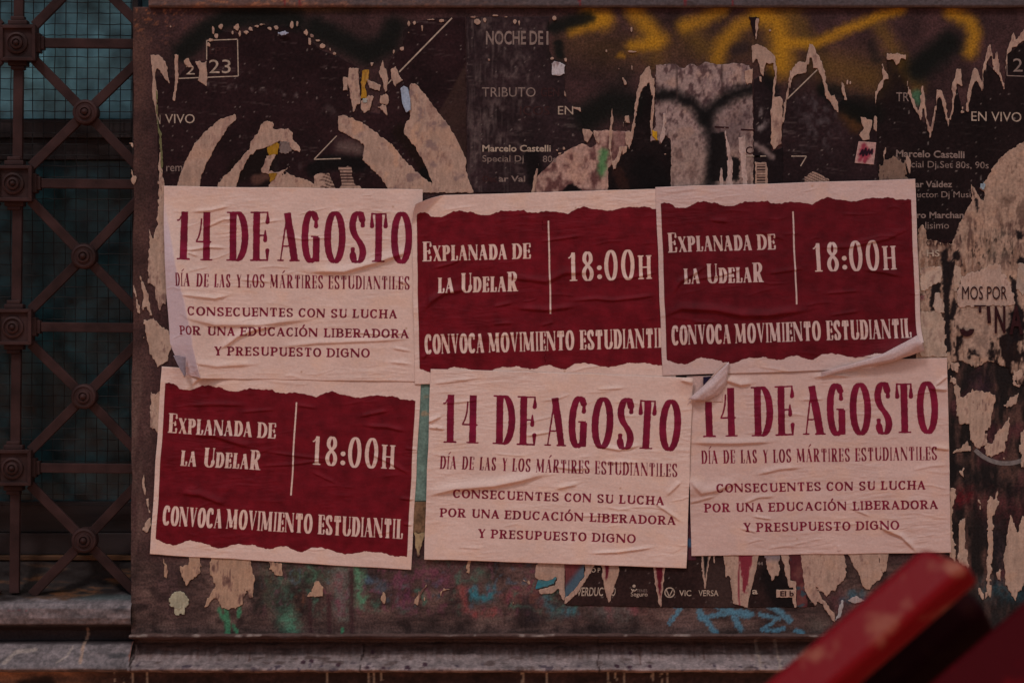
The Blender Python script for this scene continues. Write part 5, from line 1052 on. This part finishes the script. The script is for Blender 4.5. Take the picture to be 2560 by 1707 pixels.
# leftmost white poster, its left edge lifting off the wall
def _cr(Y): return np.interp(Y, [466, 536, 672, 772, 838, 904, 944], [411, 416, 443, 466, 479, 488, 494])
def _ed(Y): return np.interp(Y, [466, 536, 738, 861, 905, 944], [0, 1, 11, 19, 40, 64])
def hA(X, Y, hh, U, V):
    c = _cr(Y); g = sstep(.05, .5, V)
    left = np.clip((c - X) / 60, 0, 1.4); right = np.exp(-(np.maximum(X - c, 0) / 42) ** 2)
    k = np.where(X < c, 1 - .95 * left, right)
    return hh + 28 * g * k + 10 * sstep(.75, 1, V) * sstep(60, 0, X - 400)
def wA(X, Y, U, V):
    c = _cr(Y); f = np.clip((c + 12 - X) / np.maximum(c + 12 - 408, 4), 0, 1)
    return X + _ed(Y) * f ** .8, Y - 4 * sstep(.9, 1, V) * f
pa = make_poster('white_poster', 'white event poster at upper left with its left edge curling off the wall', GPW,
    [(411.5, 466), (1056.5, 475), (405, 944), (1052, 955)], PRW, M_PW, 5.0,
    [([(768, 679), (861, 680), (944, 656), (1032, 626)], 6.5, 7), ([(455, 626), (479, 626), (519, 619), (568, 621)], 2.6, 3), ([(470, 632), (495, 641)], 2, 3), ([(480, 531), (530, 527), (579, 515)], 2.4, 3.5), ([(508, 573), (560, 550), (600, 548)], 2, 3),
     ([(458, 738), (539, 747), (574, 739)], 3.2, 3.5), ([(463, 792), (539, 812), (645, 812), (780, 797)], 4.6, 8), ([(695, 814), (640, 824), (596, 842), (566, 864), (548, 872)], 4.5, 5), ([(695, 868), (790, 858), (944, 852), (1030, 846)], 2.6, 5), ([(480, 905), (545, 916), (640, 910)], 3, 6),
     ([(600, 700), (680, 706)], 1.8, 3), ([(700, 590), (760, 600), (840, 594)], 1.5, 3), ([(980, 870), (1036, 880)], 2, 3), ([(975, 905), (1040, 912)], 2, 3), ([(990, 700), (1034, 716)], 2.5, 5), ([(640, 560), (700, 552)], 1.5, 2.5), ([(870, 830), (960, 838), (1030, 832)], 2, 3)], 200, sky_tint=lambda X, Y, U, V: sstep(5, -3, X - _cr(Y) + 2 * noise(X, Y, 20, 30, 4)) * sstep(480, 600, Y), hextra=hA, warp=wA, damp=lambda X, Y: .08 + .92 * sstep(1034, 1008, X))
# the turned-up corner of that poster
def curl_strip(name, rows, mat_col, parent, label=None):
    """rows: list of rails, each a list of (px, py, mm off the wall); a smooth sheet is lofted through them"""
    n = 14; R = []
    for r in rows:
        r = np.array(r, float); t = np.linspace(0, len(r) - 1, n); R.append(np.stack([np.interp(t, np.arange(len(r)), r[:, k]) for k in range(3)], 1))
    R = np.array(R); m = 22; tt = np.linspace(0, len(R) - 1, m); out = []
    for t in tt:
        i = min(int(t), len(R) - 2); f = t - i; a = R[max(i - 1, 0)]; b = R[i]; c = R[i + 1]; d = R[min(i + 2, len(R) - 1)]
        out.append(.5 * (2 * b + (c - a) * f + (2 * a - 5 * b + 4 * c - d) * f * f + (3 * b - a - 3 * c + d) * f ** 3))
    G = np.array(out); G[..., 2] = G[..., 2] + 2.2 * noise(G[..., 0], G[..., 1], 16, 9, 7, 3) + 1.2 * noise(G[..., 0] + G[..., 1], G[..., 1], 9, 30, 8, 2); G[..., 1] = G[..., 1] + 1.0 * noise(G[..., 0], G[..., 2], 14, 14, 9, 2)
    V = np.stack([(G[..., 0] - 1280) / 1000, -G[..., 2] / 1000, H + (853.5 - G[..., 1]) / 1000], -1).reshape(-1, 3)
    idx = np.arange(m * n).reshape(m, n); Q = np.stack([idx[1:, :-1], idx[1:, 1:], idx[:-1, 1:], idx[:-1, :-1]], -1).reshape(-1, 4)
    X = G[..., 0].ravel(); Y = G[..., 1].ravel()
    cols = alb(np.clip(fill(X, mat_col) * (1 + .03 * noise(X, Y, 9, 9, 3))[..., None], 0, 255))
    o = link(name, mesh_np(name, V, Q, True, None, cols), M_TORN, parent)
    md = o.modifiers.new('thick', 'SOLIDIFY'); md.thickness = .0004
    if label: o['label'] = label
    return o
curl_strip('turned_corner', [[(440, 888, 36), (452, 912, 40), (469, 941, 42)], [(452, 889, 30), (464, 912, 28), (470, 940, 36)], [(468, 893, 22), (468, 915, 22), (469, 934, 26)]], (112, 90, 92), pa, 'shaded turned under corner')  # darker paper tone paints the shade on the underside
# upper middle maroon
def hB(X, Y, hh, U, V):
    k = np.clip(1 - (U / .13 + V / .16), 0, 1)
    return hh + 26 * k ** 1.2 + 3.0 * np.exp(-((X - (1072 + .06 * (Y - 700))) / 7) ** 2) * sstep(630, 680, Y) * sstep(850, 760, Y)
def wB(X, Y, U, V):
    k = np.clip(1 - (U / .13 + V / .16), 0, 1)
    return X + 14 * k ** 1.5, Y + 22 * k ** 1.3
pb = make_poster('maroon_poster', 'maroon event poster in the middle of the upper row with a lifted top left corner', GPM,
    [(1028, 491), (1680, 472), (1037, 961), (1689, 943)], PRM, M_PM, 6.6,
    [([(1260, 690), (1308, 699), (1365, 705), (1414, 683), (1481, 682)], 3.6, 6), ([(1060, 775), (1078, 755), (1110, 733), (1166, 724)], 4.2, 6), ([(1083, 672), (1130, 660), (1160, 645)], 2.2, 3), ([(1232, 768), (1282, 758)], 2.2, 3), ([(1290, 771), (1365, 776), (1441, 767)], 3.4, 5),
     ([(1428, 753), (1490, 748), (1530, 752), (1597, 745), (1646, 738)], 3, 3.5), ([(1348, 606), (1457, 590)], 2, 3), ([(1232, 811), (1282, 808)], 2, 3), ([(1352, 815), (1385, 806)], 1.8, 3), ([(1056, 897), (1073, 880)], 2.5, 3), ([(1083, 836), (1200, 842), (1330, 836)], 1.6, 4), ([(1560, 700), (1650, 680)], 1.8, 3)], 300, sky_tint=lambda X, Y, U, V: .5 * sstep(.0, .25, 1 - (U / .13 + V / .16)), hextra=hB, warp=wB, damp=lambda X, Y: .08 + .92 * sstep(1648, 1622, X) * sstep(945, 915, Y))
# lower right white (its upper left corner is folded over)
def cutF(x, y): return ((x + .95 * y) > 92)
def hF(X, Y, hh, U, V):
    lift = np.clip(1 - (U * PW + .95 * V * PH - 92) / 40, 0, 1) * (V < .3)
    return hh + 7 * lift ** 1.5 + 7 * np.exp(-((Y - 1222) / 22) ** 2) * sstep(.12, 0, U)
pf = make_poster('white_poster', 'white event poster at lower right with its first numeral hidden by a folded corner', GPW,
    [(1716, 908), (2366, 894), (1728, 1389), (2377, 1380)], PRW, M_PW, 4.2,
    [([(1722, 1196), (1752, 1232), (1790, 1225), (1840, 1204)], 4.5, 8), ([(1719, 1258), (1787, 1239)], 2.4, 4), ([(1725, 1106), (1823, 1108), (1930, 1104)], 4, 5.5), ([(1890, 1186), (1948, 1172), (2001, 1167)], 2.6, 5), ([(1858, 1258), (1894, 1243), (1935, 1240)], 2.4, 3.5),
     ([(2190, 1312), (2210, 1322), (2251, 1340), (2290, 1378)], 4.8, 4.5), ([(2320, 971), (2368, 975)], 4, 4), ([(2335, 966), (2368, 940)], 2.6, 3), ([(2325, 1117), (2374, 1124)], 3.4, 4), ([(2120, 1267), (2174, 1290)], 1.8, 3), ([(2030, 942), (2080, 938), (2124, 940)], 3.6, 5), ([(2050, 910), (2130, 914)], 2.4, 3),
     ([(1808, 948), (1850, 962), (1880, 958)], 5, 6), ([(1850, 1320), (1890, 1330)], 2, 3), ([(1880, 1290), (1930, 1298)], 2, 2.5), ([(2094, 1360), (2096, 1378)], 1.5, 4), ([(2000, 1000), (2060, 998)], 1.6, 3)], 400, hextra=hF, cut=cutF, paper=(163, 127, 116), damp=lambda X, Y: .15 + .85 * sstep(925, 945, Y))  # darker paper tone paints light falling off towards the lower right
# upper right maroon, lower right corner rolled up
def cutC(x, y): return (y < PH - .285 * np.maximum(x - 430, 0) - 0.0)
def hC(X, Y, hh, U, V):
    k = np.clip(1 - (PH - .285 * np.maximum(U * PW - 430, 0) - V * PH) / 55, 0, 1) * sstep(.6, .95, U)
    return hh + 24 * k ** 2 * U
pc = make_poster('maroon_poster', 'maroon event poster at upper right whose lower right corner rolls up', GPM,
    [(1638, 469), (2285.5, 448), (1656, 939), (2304, 918)], PRM, M_PM2, 8.2,
    [([(1660, 790), (1703, 772), (1786, 776), (1852, 789), (1918, 789), (2022, 775)], 6, 7), ([(1686, 730), (1700, 705), (1730, 688), (1762, 668)], 3.2, 4), ([(2041, 620), (2117, 619), (2217, 598), (2268, 574)], 2.4, 5), ([(2157, 675), (2210, 682), (2252, 692)], 2.6, 4), ([(1776, 552), (1820, 556)], 2.4, 4),
     ([(1730, 806), (1790, 807)], 2.4, 3), ([(1730, 700), (1800, 690), (1860, 672)], 2.2, 3.5), ([(1920, 685), (2010, 672)], 2.2, 4), ([(2060, 735), (2150, 728)], 1.8, 3), ([(1900, 580), (1960, 600)], 1.8, 4), ([(2070, 790), (2150, 778)], 1.8, 3)], 500, hextra=hC, cut=cutC, paper=(161, 127, 118))
CF = (156, 124, 118)
curl_strip('rolled_corner', [[(2050, 934, 10), (2200, 886, 20), (2285, 839, 30)], [(2052, 930, 12), (2210, 889, 28), (2292, 850, 40)], [(2052, 935, 12), (2220, 900, 27), (2299, 862, 38)], [(2050, 942, 10), (2225, 905, 16), (2304, 877, 24)], [(2050, 941, 9), (2210, 898, 12), (2290, 868, 16)]], CF, pc, 'pale rolled up lower right corner')
curl_strip('folded_corner', [[(1819, 905, 10), (1775, 949, 13), (1719, 996, 16)], [(1821, 908, 14), (1778, 962, 23), (1734, 999, 25)], [(1818, 935, 13), (1786, 980, 18), (1757, 1001, 17)], [(1816, 955, 8), (1797, 986, 8), (1775, 998, 8)]], CF, pf, 'pale folded upper left corner')
# lower middle white
def hE(X, Y, hh, U, V): return hh + 8 * sstep(.87, 1, U) * sstep(.10, .0, V)
pe = make_poster('white_poster', 'white event poster in the middle of the lower row, beside the sea green strip', GPW,
    [(1077, 921), (1731, 944), (1061, 1396), (1715, 1419)], PRW, M_PW, 9.0,
    [([(1066, 1238), (1133, 1222), (1237, 1213), (1305, 1199), (1368, 1180)], 7, 8), ([(1070, 1056), (1104, 1040)], 3.4, 4), ([(1070, 1068), (1112, 1072)], 3, 4), ([(1312, 1090), (1380, 1079)], 2.2, 3), ([(1480, 1112), (1546, 1124), (1600, 1113)], 3.2, 4), ([(1390, 1221), (1445, 1209)], 3.4, 4),
     ([(1475, 1382), (1546, 1379), (1634, 1367)], 2.8, 3), ([(1630, 1253), (1667, 1278), (1702, 1303)], 2.8, 3.5), ([(1666, 1238), (1702, 1203)], 2.6, 4), ([(1505, 1155), (1598, 1156)], 2.2, 3), ([(1380, 1165), (1430, 1172), (1480, 1170)], 2.4, 4), ([(1440, 1290), (1560, 1286)], 1.6, 3), ([(1080, 960), (1180, 948)], 2, 4), ([(1490, 974), (1560, 970)], 1.8, 3), ([(1100, 1010), (1200, 1000)], 1.5, 3), ([(1700, 950), (1731, 958)], 3, 4)], 600, hextra=hE)
# the small dark print showing under the folded corner
scrap(pf, [(1757, 942), (1779, 940), (1777, 962), (1757, 964)], 9.2, (26, 16, 34), .2, .4, step=1.5, name='dark_scrap')
sheet('lower_layer', (1712, 935, 1812, 1010), 2.5, M_TORN, lambda X, Y: fill(X, (160, 122, 112)) * (1 + .03 * noise(X, Y, 9, 9, 4))[..., None], 4.6, lambda X, Y: poly_sd(X, Y, [(1716, 940), (1808, 938), (1806, 1004), (1718, 1004)]), pf)

# ------------------------------------------------------------------ the red beams close to the camera
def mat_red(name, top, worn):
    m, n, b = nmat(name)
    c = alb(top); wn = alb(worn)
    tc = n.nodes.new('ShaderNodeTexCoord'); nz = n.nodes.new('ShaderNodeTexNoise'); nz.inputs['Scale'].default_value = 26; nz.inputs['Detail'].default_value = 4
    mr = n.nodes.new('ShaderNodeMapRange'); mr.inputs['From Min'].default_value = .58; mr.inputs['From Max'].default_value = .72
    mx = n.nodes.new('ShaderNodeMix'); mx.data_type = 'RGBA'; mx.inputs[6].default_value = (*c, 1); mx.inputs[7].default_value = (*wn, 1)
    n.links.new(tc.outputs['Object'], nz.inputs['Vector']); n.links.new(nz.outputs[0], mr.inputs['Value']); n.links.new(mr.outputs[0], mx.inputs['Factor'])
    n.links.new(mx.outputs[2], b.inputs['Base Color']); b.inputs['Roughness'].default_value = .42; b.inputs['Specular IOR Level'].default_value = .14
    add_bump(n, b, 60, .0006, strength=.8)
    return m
YB = -2.9; KB = (D + YB) / D
def beam(name, label, n0, n1, n2, m0, m1, ends, mat, yb=YB, extra_back=0.0):
    """n0,n1,n2: offsets across the beam (px) of the upper edge, the arris and the lower edge; m: depth toward the viewer in px; ends: along-axis coordinate of the tip at each edge"""
    d = np.array([.758, -.652]); nn = np.array([.652, .758])
    def pt(s, n, dep):
        p = d * s + nn * n
        x, _, z = wp(p[0], p[1], yb); return Vector((x, yb - dep * KB / 1000, z))
    s_end = -700
    A = (n0, 0.0); B = (n1, m0); Cc = (n2, m0 - m1); Dd = (n0 + (n2 - n1), -m1)
    P = []
    for (n_, dep), e in zip((A, B, Cc, Dd), ends): P.append(pt(e, n_, dep))
    for (n_, dep) in (A, B, Cc, Dd): P.append(pt(s_end, n_, dep))
    org = sum(P, Vector()) / 8
    me = bpy.data.meshes.new(name); me.from_pydata([p - org for p in P], [], [(0, 1, 2, 3), (4, 7, 6, 5), (0, 4, 5, 1), (1, 5, 6, 2), (2, 6, 7, 3), (3, 7, 4, 0)]); me.update()
    import bmesh
    bm = bmesh.new(); bm.from_mesh(me); bmesh.ops.recalc_face_normals(bm, faces=bm.faces)
    bmesh.ops.bevel(bm, geom=list(bm.edges), offset=.009, segments=4, affect='EDGES', profile=.5)
    bm.to_mesh(me); bm.free()
    for f in me.polygons: f.use_smooth = False
    o = bpy.data.objects.new(name, me); o.location = org; me.materials.append(mat); COL.objects.link(o)
    return tag(o, label, 'beam', 'red beams in the foreground')
M_R1 = mat_red('red lacquer', (96, 5, 11), (122, 62, 46)); M_R2 = mat_red('shaded red lacquer', (24, 3, 5), (30, 8, 6)); M_R3 = mat_red('wine lacquer', (50, 3, 6), (76, 4, 7))  # second red is darkened to paint in the shade on the lower beam
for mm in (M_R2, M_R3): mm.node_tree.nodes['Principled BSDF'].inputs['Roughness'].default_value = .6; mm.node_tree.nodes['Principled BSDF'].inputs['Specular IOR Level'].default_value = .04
sx = lambda x, y: x * .758 - y * .652
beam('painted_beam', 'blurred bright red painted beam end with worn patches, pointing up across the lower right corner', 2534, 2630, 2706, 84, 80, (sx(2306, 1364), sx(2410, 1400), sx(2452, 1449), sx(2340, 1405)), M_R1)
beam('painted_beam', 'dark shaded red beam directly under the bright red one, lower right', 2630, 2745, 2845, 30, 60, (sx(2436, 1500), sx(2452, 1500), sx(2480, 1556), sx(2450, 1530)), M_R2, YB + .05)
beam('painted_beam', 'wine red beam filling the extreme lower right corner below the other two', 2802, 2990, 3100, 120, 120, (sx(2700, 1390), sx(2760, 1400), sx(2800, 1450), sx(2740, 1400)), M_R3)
